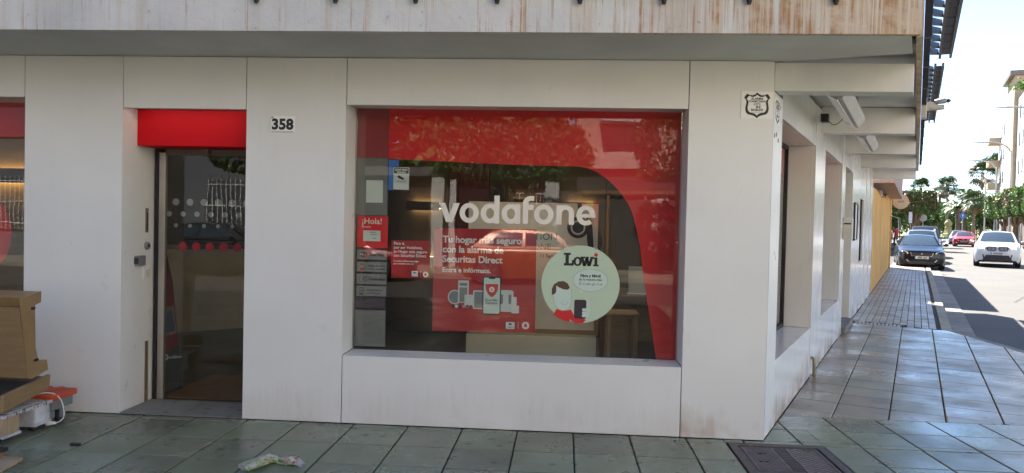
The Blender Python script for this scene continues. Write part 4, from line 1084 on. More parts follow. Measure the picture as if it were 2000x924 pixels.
# white power cable with plug
pts = [(-3.74, 5.03, .232), (-3.70, 5.06, .236), (-3.66, 5.09, .236), (-3.62, 5.11, .22), (-3.585, 5.12, .18), (-3.565, 5.12, .12), (-3.56, 5.115, .06), (-3.58, 5.10, .03), (-3.605, 5.09, .02)]
cb_ = thing('power_cable', 'white power cable drooping off the dolly with its plug on the pavement', 'cable', (-3.6, 5.1, 0))
def smooth_path(p, k=5):
    out = []
    for i in range(len(p) - 1):
        p0, p1, p2, p3 = [Vector(p[max(0, min(len(p) - 1, j))]) for j in (i - 1, i, i + 1, i + 2)]
        for a in range(k):
            t = a / k
            out.append(0.5 * ((2 * p1) + (p2 - p0) * t + (2 * p0 - 5 * p1 + 4 * p2 - p3) * t * t + (3 * p1 - p0 - 3 * p2 + p3) * t ** 3))
    return out + [Vector(p[-1])]
build(MB().tube(smooth_path(pts), .0045, 8), 'cord', WHITEP, cb_, 60)
build(MB().tube([(-3.60, 5.092, .020), (-3.625, 5.082, .0205), (-3.645, 5.075, .0215), (-3.660, 5.069, .0215)], [.008, .014, .019, .017], 14), 'plug', WHITEP, cb_, 50)
# small bits on the slabs
bit = MB(); bit.box(-3.205, -3.140, 4.665, 4.69, .001, .018); tag(build(bit, 'black_plastic_clip', BLACKP, None, bevel=.004), 'small black plastic clip lying on the slabs near the pallet', 'clip')
tb = MB(); tb.tube([(-3.36 + .05 * math.cos(a * .4), 4.80 + .022 * math.sin(a * .4), .003) for a in range(15)], .0016, 6)
tag(build(tb, 'twine_loop', mat('twine', (.36, .30, .17), .8)), 'thin loop of pale twine lying on the slabs near the black clip', 'twine')
bd = thing('wooden_board', 'pale wooden board with a black clamp lying at the lower left edge', 'board', (-3.4, 4.25, 0))
build(MB().hexa([(-3.75, 4.05, .002), (-3.24, 4.02, .002), (-3.285, 4.345, .002), (-3.75, 4.36, .002)], [(-3.75, 4.05, .022), (-3.24, 4.02, .022), (-3.285, 4.345, .022), (-3.75, 4.36, .022)]), 'panel', PINEW, bd, bevel=.002)
build(MB().hexa([(-3.42, 4.10, .0225), (-3.395, 4.10, .0225), (-3.41, 4.35, .0225), (-3.43, 4.35, .0225)], [(-3.42, 4.10, .06), (-3.395, 4.10, .06), (-3.41, 4.35, .06), (-3.43, 4.35, .06)]), 'batten', OAK, bd)
build(MB().box(-3.428, -3.38, 4.30, 4.345, .0605, .085).cyl((-3.405, 4.32, .085), (-3.405, 4.33, .10), .01), 'clamp', BLACKP, bd, bevel=.004)

# crumpled wrapper
def wrapper():
    m, t, b = nodes_of('printed_wrapper')
    v = pos(t)
    a = noise(t, v, 26, 2); c_ = noise(t, v, 40, 2)
    col = ramp(t, a, [(.40, (.46, .44, .46)), (.47, (.50, .42, .34)), (.55, (.10, .30, .03)), (.62, (.42, .40, .30))])
    col = mix(t, ramp(t, c_, [(.60, gray(0)), (.63, gray(1))]), col, (.5, .03, .09))
    t.links.new(col, b.inputs['Base Color']); b.inputs['Roughness'].default_value = .35
    root = thing('crumpled_wrapper', 'crumpled white green and pink paper wrapper lying on the pavement', 'litter', (-1.72, 4.46, 0))
    rnd = random.Random(3)
    path = [(-1.90, 4.36), (-1.86, 4.41), (-1.82, 4.46), (-1.795, 4.51), (-1.765, 4.525), (-1.73, 4.515), (-1.69, 4.50), (-1.65, 4.495), (-1.605, 4.485)]
    wd = [.060, .058, .046, .034, .026, .024, .032, .036, .032]; hh = [.03, .045, .05, .055, .045, .03, .04, .05, .045]
    mb = MB(); rings = []
    for i, (x, y) in enumerate(path):
        nx = path[min(i + 1, 8)][0] - path[max(i - 1, 0)][0]; ny = path[min(i + 1, 8)][1] - path[max(i - 1, 0)][1]; L = math.hypot(nx, ny); nx, ny = -ny / L, nx / L
        rg = []
        for k in range(13):
            a = 2 * math.pi * k / 13
            r = 1 + rnd.uniform(-.28, .28)
            rg.append(mb.P((x + nx * wd[i] * math.cos(a) * r, y + ny * wd[i] * math.cos(a) * r, max(.0015, hh[i] * .5 + hh[i] * .5 * math.sin(a) * r + .002))))
        rings.append(rg)
    for A, B in zip(rings, rings[1:]):
        for k in range(13):
            j = (k + 1) % 13; mb.f.append([A[k], A[j], B[j]]); mb.f.append([A[k], B[j], B[k]]); mb.m += [0, 0]
    mb.f.append(rings[0]); mb.f.append(rings[-1]); mb.m += [0, 0]
    build(mb, 'paper', m, root)
    fl = MB(); fl.face([(-1.61, 4.47, .01), (-1.57, 4.45, .003), (-1.565, 4.475, .02), (-1.60, 4.50, .05)]); fl.face([(-1.60, 4.50, .045), (-1.565, 4.475, .02), (-1.56, 4.50, .012)])
    build(fl, 'torn_flap', mat('foil_grey', (.35, .34, .34), .4), root)
wrapper()

# ================================================================== INSIDE THE SHOP
# lit display easel with printed board, behind the glass
ea = thing('display_stand', 'beige framed display board with a printed scooter, standing behind the window', 'display stand', (-.27, 6.55, 0))
build(MB().box(-.835, .305, 6.55, 6.60, .56, 1.71), 'board', BEIGE, ea)
fr = MB()
fr.box(.29, .325, 6.53, 6.549, .56, .70); fr.box(-.86, .29, 6.53, 6.549, .56, .60)
build(fr, 'wooden_rail', OAKX, ea, bevel=.002)
build(MB().box(-.83, .31, 6.50, 6.95, .02, .545), 'base_cabinet', BEIGE, ea, bevel=.004)
text_obj('MOTION', .085, INKG, ea, 'print_line', T_(-.39, 1.385, 6.5495), .001); text_obj('EVERYONE', .075, mat('tan_ink', (.36, .27, .15), .5), ea, 'print_line', T_(-.47, 1.30, 6.5495), .0006); text_obj('11 Series', .042, INKB, ea, 'print_line', T_(-.20, 1.23, 6.5495), .0006)
sc_ = MB(); yy = 6.548
def scoot(mb):
    ring_pieces(mb, .13, 1.50, .095, .065, yy, 0, 0, 26); ring_pieces(mb, .13, 1.50, .05, .0, yy, 0, 0, 18)
    mb.face([(u, yy - .0004, v) for u, v in ((.12, 1.71), (.155, 1.71), (.185, 1.52), (.15, 1.50))])
    mb.face([(u, yy - .0008, v) for u, v in ((.20, 1.62), (.245, 1.62), (.275, 1.28), (.225, 1.31), (.21, 1.40))])
scoot(sc_); build(sc_, 'printed_scooter', mat('graphite_ink', (.05, .048, .05), .5), ea)
tb2 = thing('display_table', 'walnut display table with panel legs at the right of the shop interior', 'table', (1.0, 7.6, 0))
build(MB().box(.35, 2.0, 7.2, 8.1, .80, .85), 'tabletop', WALNUT, tb2, bevel=.004)
for x in (.42, 1.88):
    build(MB().box(x, x + .06, 7.25, 8.05, .01, .799), 'leg', WALNUT, tb2)
build(MB().box(.485, 1.875, 7.62, 7.66, .35, .799), 'modesty_panel', WALNUT, tb2)
ch = thing('wooden_stool', 'light oak framed bar stool behind the mint sticker', 'stool', (.52, 6.45, 0))
for x, y in ((.40, 6.32), (.64, 6.32), (.40, 6.58), (.64, 6.58)):
    build(MB().hexa([(x - .018, y - .018, .004), (x + .018, y - .018, .004), (x + .018, y + .018, .004), (x - .018, y + .018, .004)], [(x * .92 + .042 - .015, y - .015, .76), (x * .92 + .042 + .015, y - .015, .76), (x * .92 + .042 + .015, y + .015, .76), (x * .92 + .042 - .015, y + .015, .76)]), 'leg', OAK, ch)
build(MB().box(.37, .66, 6.30, 6.60, .761, .79), 'seat', OAK, ch, bevel=.01)
build(MB().box(.42, .62, 6.305, 6.33, .20, .235).box(.42, .62, 6.57, 6.595, .20, .235), 'stretcher', OAK, ch)
build(MB().box(.40, .64, 6.585, 6.605, .40, .72), 'back_panel', OAKX, ch)
ac = thing('acrylic_card_holder', 'small clear card holder standing on the walnut table', 'card holder', (.74, 7.4, .85))
build(MB().hexa([(.66, 7.42, .851), (.86, 7.42, .851), (.86, 7.43, .851), (.66, 7.43, .851)], [(.66, 7.46, 1.12), (.86, 7.46, 1.12), (.86, 7.47, 1.12), (.66, 7.47, 1.12)]), 'card', mat('faded_card', (.28, .27, .25), .5), ac)
build(MB().box(.65, .87, 7.39, 7.49, .8505, .860), 'foot', WHITEP, ac)
# flag banner in the entrance
fb = thing('flag_banner', 'red and dark green flag banner with white lettering just inside the door', 'banner', (-3.28, 6.3, 0))
FYb = 6.28
flat([(-3.50, .06), (-3.30, .06), (-3.335, .45), (-3.39, .95), (-3.46, 1.25), (-3.50, 1.35)], 'fabric', mat('wine_fabric', (.20, .012, .02), .7), fb, FYb, .003)
flat([(-3.50, .06), (-3.298, .06), (-3.325, .40), (-3.38, .36), (-3.50, .25)], 'dark_field', mat('dark_green_fabric', (.03, .045, .035), .7), fb, FYb - .001, .0006)
flat([(-3.49, .46), (-3.345, .50), (-3.375, .74), (-3.49, .70)], 'picture', mat('faded_photo', (.22, .17, .13), .6, var=.3, scale=20), fb, FYb - .001, .0006); flat([(-3.48, .48), (-3.36, .52), (-3.39, .70), (-3.43, .68)], 'picture_detail', mat('dull_blue_print', (.05, .07, .14), .6), fb, FYb - .0018, .0006)
text_obj('vodafone', .036, INKW, fb, 'lettering', lambda a, b, c=0: (-3.418 + a * .9, FYb - .0018 - c, .272 + b + a * .1), .0008)
drop_logo(fb, -3.442, .285, .027, FYb - .0018)
build(MB().cyl((-3.505, FYb, .03), (-3.505, FYb, 1.40), .008, .005, 10), 'pole', BLACKM, fb); build(MB().cyl((-3.45, FYb, .004), (-3.45, FYb, .03), .16, .14, 24), 'base', BLACKM, fb, 40)

rc = thing('reception_counter', 'beige reception counter deep inside, seen through the glass door', 'counter', (-4.9, 9.5, 0))
CT = [(-5.9, 8.4), (-4.22, 9.92), (-4.55, 10.3), (-6.3, 8.75)]
build(MB().hexa([(x, y, .005) for x, y in CT], [(x, y, 1.08) for x, y in CT]), 'counter_front', mat('beige_counter', (.36, .29, .2), .5), rc)
build(MB().hexa([(x * 1.0, y - .02, 1.081) for x, y in CT], [(x, y - .02, 1.13) for x, y in CT]), 'counter_top', WALNUT, rc)

DOWN = mat('downlight_lens', (1, .9, .7), .4, emit=(1.0, .78, .48), estr=13)  # one ceiling light is known; the others are added to brighten the interior
for k, (x, y) in enumerate(((-.3, 6.1), (-1.2, 8.6), (.4, 8.6), (.6, 7.3), (1.9, 8.9), (-3.0, 8.2), (-4.6, 9.0), (-.3, 7.8))):
    dl = thing('fill_downlight', 'lit recessed fill downlight in the shop ceiling ' + ('added to light the display stand', 'before the lit shelves at left', 'before the lit shelves at right', 'above the walnut table', 'in the far right corner', 'behind the glass door', 'above the reception counter', 'in the middle of the room')[k], 'downlight', (x, y, 2.64), 'lit downlights in the shop ceiling')
    build(MB().cyl((x, y, 2.645), (x, y, 2.655), .09, .09, 20), 'bezel', WHITEP, dl); build(MB().cyl((x, y, 2.640), (x, y, 2.6445), .07, .07, 20), 'lens', DOWN, dl)

# ================================================================== FIXTURES ON THE SIDE OF THE SHOP
for k, (s0, s1, dz) in enumerate(((.75, 2.68, 0), (3.85, 5.68, .03))):
    lt = thing('ceiling_luminaire', ('wedge shaped grey luminaire under the overhang nearer the corner', 'wedge shaped grey luminaire under the overhang farther down the side street')[k], 'luminaire', SP(s0, .35, 2.55 + dz), 'luminaires under the side overhang')
    sec = [(.235, 2.655), (.265, 2.615), (.355, 2.560), (.385, 2.560), (.435, 2.620), (.440, 2.660)]
    mb = MB(); mb.hexa([SP(s0, t, z + dz) for t, z in sec], [SP(s1, t, z + dz) for t, z in sec]); build(mb, 'housing', mat('luminaire_grey', (.46, .45, .43), .5, var=.08), lt, bevel=.004)
    mb = MB(); mb.hexa([SP(s0 + .03, t, z + dz) for t, z in ((.273, 2.607), (.352, 2.558), (.348, 2.552), (.268, 2.601))], [SP(s1 - .03, t, z + dz) for t, z in ((.273, 2.607), (.352, 2.558), (.348, 2.552), (.268, 2.601))]); build(mb, 'diffuser', mat('opal_diffuser', (.55, .55, .53), .25), lt)
    for s_ in (s0 + .25, s1 - .25): build(MB(SP).box(s_ - .02, s_ + .02, .31, .39, 2.661 + dz, 2.80 + zo(s_)), 'hanger', STEEL, lt)
jb = thing('junction_box', 'small dark junction box with a loose wire where the second beam meets the wall', 'junction box', SP(2.93, .03, 2.66))
build(MB(SP).box(2.86, 2.97, .008, .08, 2.66, 2.745), 'box', BLACKP, jb, bevel=.004)
build(MB().tube(smooth_path([SP(2.9, .08, 2.67), SP(2.9, .12, 2.63), SP(2.9, .17, 2.64), SP(2.88, .235, 2.70)]), .004, 6), 'wire', BLACKP, jb)
cc = thing('security_camera', 'white security camera on a bent arm at the edge of the overhang', 'security camera', SP(4.5, .95, 2.9))
build(MB(SP).box(4.42, 4.58, .932, .99, 2.86, 3.10), 'wall_box', IVORYP, cc, bevel=.012)
build(MB().tube([SP(4.5, .985, 3.0), SP(4.5, 1.03, 3.01), SP(4.5, 1.10, 2.985), SP(4.5, 1.17, 2.99)], [.055, .05, .034, .03], 12), 'arm', IVORYP, cc, 50)
hd_ = build(MB().tube([SP(4.5, 1.07, 3.055), SP(4.5, 1.10, 3.056), SP(4.5, 1.17, 3.06), SP(4.5, 1.19, 3.06)], [.022, .032, .032, .024], 14), 'camera_body', STEEL, cc, 50)
build(MB().tube([SP(4.5, 1.191, 3.06), SP(4.5, 1.21, 3.06), SP(4.5, 1.235, 3.062)], [.018, .026, .006], 12), 'lens_hood', BLACKP, hd_, 50)
mbx = thing('mailbox', 'ivory mailbox with an arched top on the side wall beside the recessed door', 'mailbox', SP(6.08, .06, 1.39))
arch = [(.008, 1.39), (.125, 1.39), (.125, 1.665)] + [(.0665 + .0585 * math.cos(R(a)), 1.665 + .045 * math.sin(R(a))) for a in range(15, 180, 15)] + [(.008, 1.665)]
build(MB(lambda u, v, w_: SP(w_, u, v)).prism(arch, lambda u, v, w_: (u, v, w_), 5.98, 6.19), 'body', IVORYP, mbx, bevel=.004)
build(MB(SP).box(5.974, 5.9795, .02, .11, 1.60, 1.62), 'slot', BLACKP, mbx); build(MB(SP).box(5.974, 5.9795, .06, .075, 1.47, 1.485), 'lock', STEEL, mbx)
nb_ = thing('notice_case', 'shallow dark framed notice case on the tiled side wall', 'notice case', SP(8.2, .01, 1.34))
build(MB(SP).box(7.98, 8.62, .003, .03, 1.34, 1.36).box(7.98, 8.62, .003, .03, 1.955, 1.975).box(7.98, 8.0, .003, .03, 1.3602, 1.9548).box(8.60, 8.62, .003, .03, 1.3602, 1.9548), 'frame', BLACKM, nb_)
build(MB(SP).box(8.001, 8.599, .004, .012, 1.361, 1.954), 'board', PAPER, nb_)
for k in range(3): build(MB(SP).box(8.05 + k * .18, 8.19 + k * .18, .0125, .014, 1.45, 1.85), 'sheet', WHITEP, nb_)
# down-pipe stub by the second pier
dp = thing('floor_pipe_stub', 'short rusty pipe stub at the foot of the second side pier', 'pipe', SP(2.64, .03, 0)); build(MB().tube([SP(2.66, .006, .20), SP(2.66, .035, .19), SP(2.66, .04, .12), SP(2.66, .04, .005)], .017, 12), 'pipe', BRASS, dp, 50)

# roof terrace louvres along the side street
lv = thing('terrace_louvres', 'dark steel louvre screen cantilevered from the roof terrace edge', 'louvre screen', SP(2, 1.0, 3.3))
def louvre(s0, s1, ts, z, name=''):
    for t in ts:
        build(MB(SP).box(s0, s1, t - .016, t + .016, z - .04, z + .03), 'rail', PURPLEM, lv)
    n = int((s1 - s0) / .42)
    for k in range(n):
        s_ = s0 + .12 + k * .42
        mb = MB(); mb.hexa([SP(s_, ts[0] + .017, z - .06), SP(s_ + .05, ts[0] + .017, z - .06), SP(s_ + .33, ts[1] - .017, z - .01), SP(s_ + .28, ts[1] - .017, z - .01)], [SP(s_ + .10, ts[0] + .017, z + .05), SP(s_ + .15, ts[0] + .017, z + .05), SP(s_ + .43, ts[1] - .017, z + .08), SP(s_ + .38, ts[1] - .017, z + .08)])
        build(mb, 'slat', BLACKM, lv)
        mb = MB(SP); mb.box(s_, s_ + .39, ts[1] + .017, ts[2] - .017, z + .0, z + .012); build(mb, 'louvre_panel', BLACKM, lv)
louvre(-1.6, 6.55, (1.0, 1.14, 1.27), 4.0); louvre(7.2, 13.8, (1.0, 1.10, 1.20), 4.0)
for k in range(13):
    s_ = -0.3 + k * 1.15
    build(MB(SP).box(s_, s_ + .06, .935, .985, 3.0, 4.05), 'post', BLACKM, lv)
build(MB(SP).box(-.4, 13.8, .94, .98, 3.55, 3.95), 'kick_band', BLACKM, lv)

# ================================================================== NEIGHBOURS ON THE LEFT OF THE SIDE STREET
yw = thing('ochre_yard_wall', 'rough ochre rendered yard wall with a broken top beyond the white shop', 'wall', SP(20, -.1, 0))
pts = [(14.06, 0), (14.06, 2.52), (15.6, 2.55), (17.0, 2.50), (18.5, 2.45), (20.0, 2.50), (20.6, 2.62), (21.2, 2.50), (22.0, 2.62), (23.0, 2.75), (24.5, 2.88), (26.0, 2.95), (27.0, 2.98), (27.0, 0)]
build(MB(lambda s, z, t: SG(s, t, z)).prism(pts, lambda u, v, w_: (u, v, w_), -.25, .0), 'wall', YELLOW, yw)
build(MB(SG).box(27.003, 28.4, -.25, .02, 2.06, 3.02).box(28.1, 28.4, -.25, .02, 0, 2.058), 'gate_pier', YELLOW, yw)
build(MB(SG).box(27.003, 28.097, -.22, -.12, 0, 2.057), 'gate', mat('ochre_gate', (.45, .24, .06), .6), yw)
for k in range(5): build(MB(SG).box(18.9 + k * .35, 19.15 + k * .35, -.22, -.03, 2.47 + (k % 3) * .03, 2.60 + (k % 2) * .1), 'broken_coping', mat('pale_rubble', (.62, .52, .42), .9), yw)
rs = thing('projecting_sign', 'round pale projecting sign at the end of the ochre wall', 'sign', SG(28.3, .2, 2.4))
mb = MB(); mb.cyl(SG(28.34, .33, 2.66), SG(28.40, .33, 2.66), .30, .30, 32); build(mb, 'disc', mat('cream_sign', (.50, .40, .28), .6), rs)
build(MB(SG).box(28.35, 28.39, .021, .06, 2.6, 2.7), 'bracket', BLACKM, rs); text_obj('BAR', .12, INKG, rs, 'lettering', lambda a, b, c=0: SG(28.338 - c, .23 + a, 2.62 + b), .002)
bb = thing('brick_upper_house', 'pink brick house wall rising behind the ochre yard wall', 'house', SP(19, -3, 0))
build(MB(SG).box(15.6, 27.5, -5.5, .40, 2.72, 4.1), 'upper_wall', PINKBRK, bb); build(MB(SG).box(15.7, 27.4, -5.4, -.6, 0, 2.719), 'lower_wall', RENDERW, bb)
build(MB(SG).box(15.55, 27.55, -5.55, .45, 4.101, 4.2), 'coping', TAN, bb)
sh_ = thing('shop_across_corner', 'dark glazed shopfront at the far left of the side street', 'building', SG(50, -3, 0))
build(MB(SG).box(44, 75, -9, -1.6, 0, 4.2), 'wall', TAN, sh_)
for k in range(8):
    build(MB(SG).box(44.6 + k * 3.6, 47.4 + k * 3.6, -1.599, -1.56, .3, 3.2), 'shop_pane', WINGL, sh_)
aw = thing('terrace_awning', 'pale awning over the pavement on the far left', 'awning', SG(56, -1.0, 2.2))
build(MB(SG).hexa([(54, -1.55, 2.62), (60, -1.55, 2.62), (60, -.2, 2.25), (54, -.2, 2.25)], [(54, -1.55, 2.65), (60, -1.55, 2.65), (60, -.2, 2.28), (54, -.2, 2.28)]), 'canvas', mat('awning_canvas', (.42, .50, .45), .8), aw)
for s_ in (54.1, 59.9): build(MB().cyl(SG(s_, -.22, 0), SG(s_, -.22, 2.25), .03), 'post', STEEL, aw)

# ================================================================== CARS
def car_paint(name, col, metal=.35, coat=.7, spec=.5, rough=.28): return mat('paint_' + name, col, rough, metal, var=.03, coat=coat, spec=spec)
CGLASS = mat('car_glass', (.035, .05, .06), .05, 0, var=.05, spec=.9, coat=.4)
CHROME = mat('chrome', (.65, .65, .66), .15, 1.0, var=.02)
LAMP = mat('lamp_lens', (.55, .57, .58), .1, .3, var=.1, coat=1)
LITLAMP = mat('lit_headlamp', (.9, .9, .9), .2, emit=(1, .98, .95), estr=6)
TAIL = mat('tail_lens', (.45, .01, .01), .15, var=.05, coat=1)
PLATE = mat('number_plate', (.68, .68, .64), .4, var=.02)
RIM = mat('alloy_rim', (.42, .42, .43), .3, .8, var=.1)
TRIM = mat('dark_trim', (.02, .02, .022), .5)
def lerp(tab, y):
    for (a, va), (b, vb) in zip(tab, tab[1:]):
        if y <= b: 
            k = 0 if b == a else max(0, (y - a) / (b - a)); return va + (vb - va) * k
    return tab[-1][1]
def make_car(label, cat, group, paint, L=4.6, W=1.83, H=1.46, belt=.93, hood=(.70, .86, .95), nose=.28, cowl=1.25, roof0=2.0, roof1=3.3, tail=4.15, deck=.98, wheels=(.92, 3.72), wr=.33, roofw=.62, ground=.19, kind='sedan', plate='', lit=False, rails=False, rimmat=RIM):
    root = thing('parked_car' if 'parked' in group else 'car', label, cat, (0, 0, 0), group, local=True)
    ys = sorted(set([0, .04, .10, .2, .35, .5] + [L - q_ for q_ in (0, .04, .12, .25, .45)] + [k * .1 + .6 for k in range(int((L - 1.1) / .1))]))
    wtab = [(0, .70), (.04, .80), (.10, .88), (.2, .935), (.35, .965), (.6, .985), (1.2, 1.0), (L - 1.0, 1.0), (L - .45, .975), (L - .25, .95), (L - .12, .90), (L - .04, .84), (L, .76)]
    ttab = [(0, hood[0] - .05), (.04, hood[0]), (.35, hood[0] + (hood[1] - hood[0]) * .55), (.8, hood[1]), (cowl, hood[2]), (cowl + .3, belt + .02), (tail - .2, belt + .04), (tail, deck), (L - .12, deck - .02), (L - .04, deck - .06), (L, deck - .14)]
    def zb(y):
        z = ground + (.10 if y < .05 or y > L - .05 else 0.02 if y < .2 or y > L - .2 else 0)
        for wy in wheels:
            d = abs(y - wy); ra = wr + .055
            if d < ra: z = max(z, wr + math.sqrt(ra * ra - d * d))
        return z
    mb = MB(); rings = []
    for y in ys:
        w_ = W / 2 * lerp(wtab, y); zt = lerp(ttab, y); b = zb(y); cr = .035
        zm = max(b + .02, .52 if kind != 'suv' else .60)
        zs = zt - .10
        prof = [(0, zt + cr), (.45 * w_, zt + cr * .8), (.80 * w_, zt + cr * .25), (.925 * w_, zt - .025), (.975 * w_, max(zs, b + .04)), (1.0 * w_, max(zm, b + .03)), (.985 * w_, max(min(.38, zm), b + .015)), (.94 * w_, b)]
        rings.append(prof)
    def P3(x, y, z): return (x, y - L / 2, z)
    idx = []
    for y, prof in zip(ys, rings):
        row = [mb.P(P3(x, y, z)) for x, z in prof] + [mb.P(P3(-x, y, z)) for x, z in prof[:0:-1]]
        idx.append(row)
    n = len(idx[0])
    for A, B in zip(idx, idx[1:]):
        for k in range(n):
            j = (k + 1) % n
            mb.f.append([A[k], A[j], B[j], B[k]]); mb.m.append(1 if k in (7,) else 0)
    mb.f.append(idx[0][::-1]); mb.f.append(idx[-1]); mb.m += [0, 0]
    body = build(mb, 'body', [paint, TRIM], root, smooth=38)
    # cabin: pillars and roof in body colour, glass panes just outside
    wb = W / 2 * .90; wrf = W / 2 * roofw / .68 * .70
    zr = H
    fb_, fr_, rr_, rb_ = cowl + .02, roof0, roof1, tail
    zb_f, zb_r = hood[2] + .01, (deck + .01 if kind == 'sedan' else belt + .05)
    cab = MB()
    def base(u): return fb_ + (rb_ - fb_) * u
    def up(x, y, z): return P3(x, y, z)
    zbelt = belt + .01
    # roof
    def roof(u, v):
        y = fr_ + (rr_ - fr_) * u; x = (v * 2 - 1) * wrf
        return up(x, y, zr - .05 * (v * 2 - 1) ** 2 - .10 * max(0, .5 - u) ** 2 * 1.2 - (.14 if kind == 'sedan' else .06) * max(0, u - .5) ** 2 * 2)
    cab.grid(roof, 10, 8)
    def screen(yb, zb0, ub, u, v, bow):              # windscreen or rear window surface
        x = (v * 2 - 1); top = roof(ub, v)
        bx = x * wb * .95; by = yb + bow * (x * x)
        k = u
        return (bx + (top[0] - bx) * k, (by - L / 2) + (top[1] - (by - L / 2)) * k, zb0 + (top[2] - zb0) * k + .02 * math.sin(k * math.pi))
    cab.grid(lambda u, v: screen(fb_ - .08, zb_f - .01, 0, u, v, .16), 8, 8)
    cab.grid(lambda u, v: screen(rb_ + .06, zb_r - .01, 1, u, v, -.10), 8, 8)
    for sg in (0, 1):
        def side(u, v):
            a = screen(fb_ - .08, zb_f - .01, 0, v, sg, .16); b = screen(rb_ + .06, zb_r - .01, 1, v, sg, -.10); t = roof(u, sg)
            x0 = a[0] + (b[0] - a[0]) * u; y0 = a[1] + (b[1] - a[1]) * u; z0 = a[2] + (b[2] - a[2]) * u
            if v > .999: return t
            return (x0 + (1 if sg else -1) * .012, y0, z0)
        cab.grid(side, 10, 6)
    cbn = build(cab, 'cabin', [paint], root, smooth=40)
    gl = MB(); off = .008
    def sh(f, dx=0, dy=0, dz=0): return lambda u, v: tuple(a + b for a, b in zip(f(u, v), (dx, dy, dz)))
    gl.grid(sh(lambda u, v: screen(fb_ - .08, zb_f - .01, 0, .05 + .89 * u, .06 + .88 * v, .16), 0, -off, off), 8, 8); build(gl, 'windscreen', CGLASS, root, smooth=60)
    gl = MB(); gl.grid(sh(lambda u, v: screen(rb_ + .06, zb_r - .01, 1, .10 + .8 * u, .08 + .84 * v, -.10), 0, off, off), 6, 6); build(gl, 'rear_window', CGLASS, root, smooth=60)
    for sg in (0, 1):
        def side2(u, v):
            a = screen(fb_ - .08, zb_f - .01, 0, v, sg, .16); b = screen(rb_ + .06, zb_r - .01, 1, v, sg, -.10)
            s_ = 1 if sg else -1
            return (a[0] + (b[0] - a[0]) * u + s_ * .024, a[1] + (b[1] - a[1]) * u, a[2] + (b[2] - a[2]) * u)
        for a0, a1 in ((.09, .47), (.51, .86)):
            gl = MB(); gl.grid(lambda u, v: side2(a0 + (a1 - a0) * u, .14 + .76 * v), 6, 4); build(gl, 'side_window', CGLASS, root, smooth=60)
    # wheels
    for wy in wheels:
        for sg in (-1, 1):
            x = sg * (W / 2 - .12)
            ty_ = MB(); ty_.cyl(P3(x - sg * .10, wy, wr), P3(x + sg * .085, wy, wr), wr, wr, 26).cyl(P3(x + sg * .085, wy, wr), P3(x + sg * .105, wy, wr), wr, wr * .90, 26)
            wh = build(ty_, 'wheel', RUBBER, root, smooth=35)
            rm = MB(); rm.cyl(P3(x + sg * .07, wy, wr), P3(x + sg * .107, wy, wr), wr * .70, wr * .72, 26, caps=False)
            rm.cyl(P3(x + sg * .09, wy, wr), P3(x + sg * .118, wy, wr), wr * .17, wr * .14, 14)
            for k in range(7):
                a = 2 * math.pi * k / 7; b = a + .22
                rm.hexa([P3(x + sg * .095, wy + wr * .12 * math.cos(q_), wr + wr * .12 * math.sin(q_)) for q_ in (a - .5, a + .5)] + [P3(x + sg * .095, wy + wr * .71 * math.cos(q_), wr + wr * .71 * math.sin(q_)) for q_ in (a + .13, a - .13)],
                        [P3(x + sg * .115, wy + wr * .12 * math.cos(q_), wr + wr * .12 * math.sin(q_)) for q_ in (a - .5, a + .5)] + [P3(x + sg * .110, wy + wr * .71 * math.cos(q_), wr + wr * .71 * math.sin(q_)) for q_ in (a + .13, a - .13)])
            build(rm, 'rim', rimmat, wh)
            dk_ = MB(); dk_.cyl(P3(x - sg * .12, wy, wr), P3(x - sg * .10, wy, wr), wr + .05, wr + .05, 20); build(dk_, 'wheel_well', TRIM, root)
    ud = MB(); ud.box(-W / 2 * .86, W / 2 * .86, -L / 2 + .2, L / 2 - .2, ground + .0, ground + .06); build(ud, 'underbody', TRIM, root)
    # mirrors
    for sg in (-1, 1):
        m_ = MB(); m_.ball(P3(sg * (W / 2 + .085), cowl + .42, belt + .09), (.105, .055, .065), 14, 8); mi_ = build(m_, 'wing_mirror', paint, root, smooth=60)
        m_ = MB(); m_.hexa([P3(sg * (W / 2 - .10), cowl + .40, belt + .02), P3(sg * (W / 2 + .02), cowl + .40, belt + .05), P3(sg * (W / 2 + .02), cowl + .46, belt + .05), P3(sg * (W / 2 - .10), cowl + .46, belt + .02)], [P3(sg * (W / 2 - .10), cowl + .40, belt + .05), P3(sg * (W / 2 + .02), cowl + .40, belt + .09), P3(sg * (W / 2 + .02), cowl + .46, belt + .09), P3(sg * (W / 2 - .10), cowl + .46, belt + .05)]); build(m_, 'mirror_arm', TRIM, mi_)
    # nose details lie on the curved front
    def fx(x): 
        k = abs(x) / (W / 2)
        for (y, ww) in wtab:
            if ww >= k + .03: return y
        return .6
    def nose_patch(name, pts, m, lift=.012, par=None, depth=.05):
        mb = MB(); A = [P3(x, fx(x) - lift, z) for x, z in pts]; B = [P3(x, fx(x) + depth, z) for x, z in pts]
        mb.hexa(A, B); return build(mb, name, m, par or root)
    hz = hood[0]
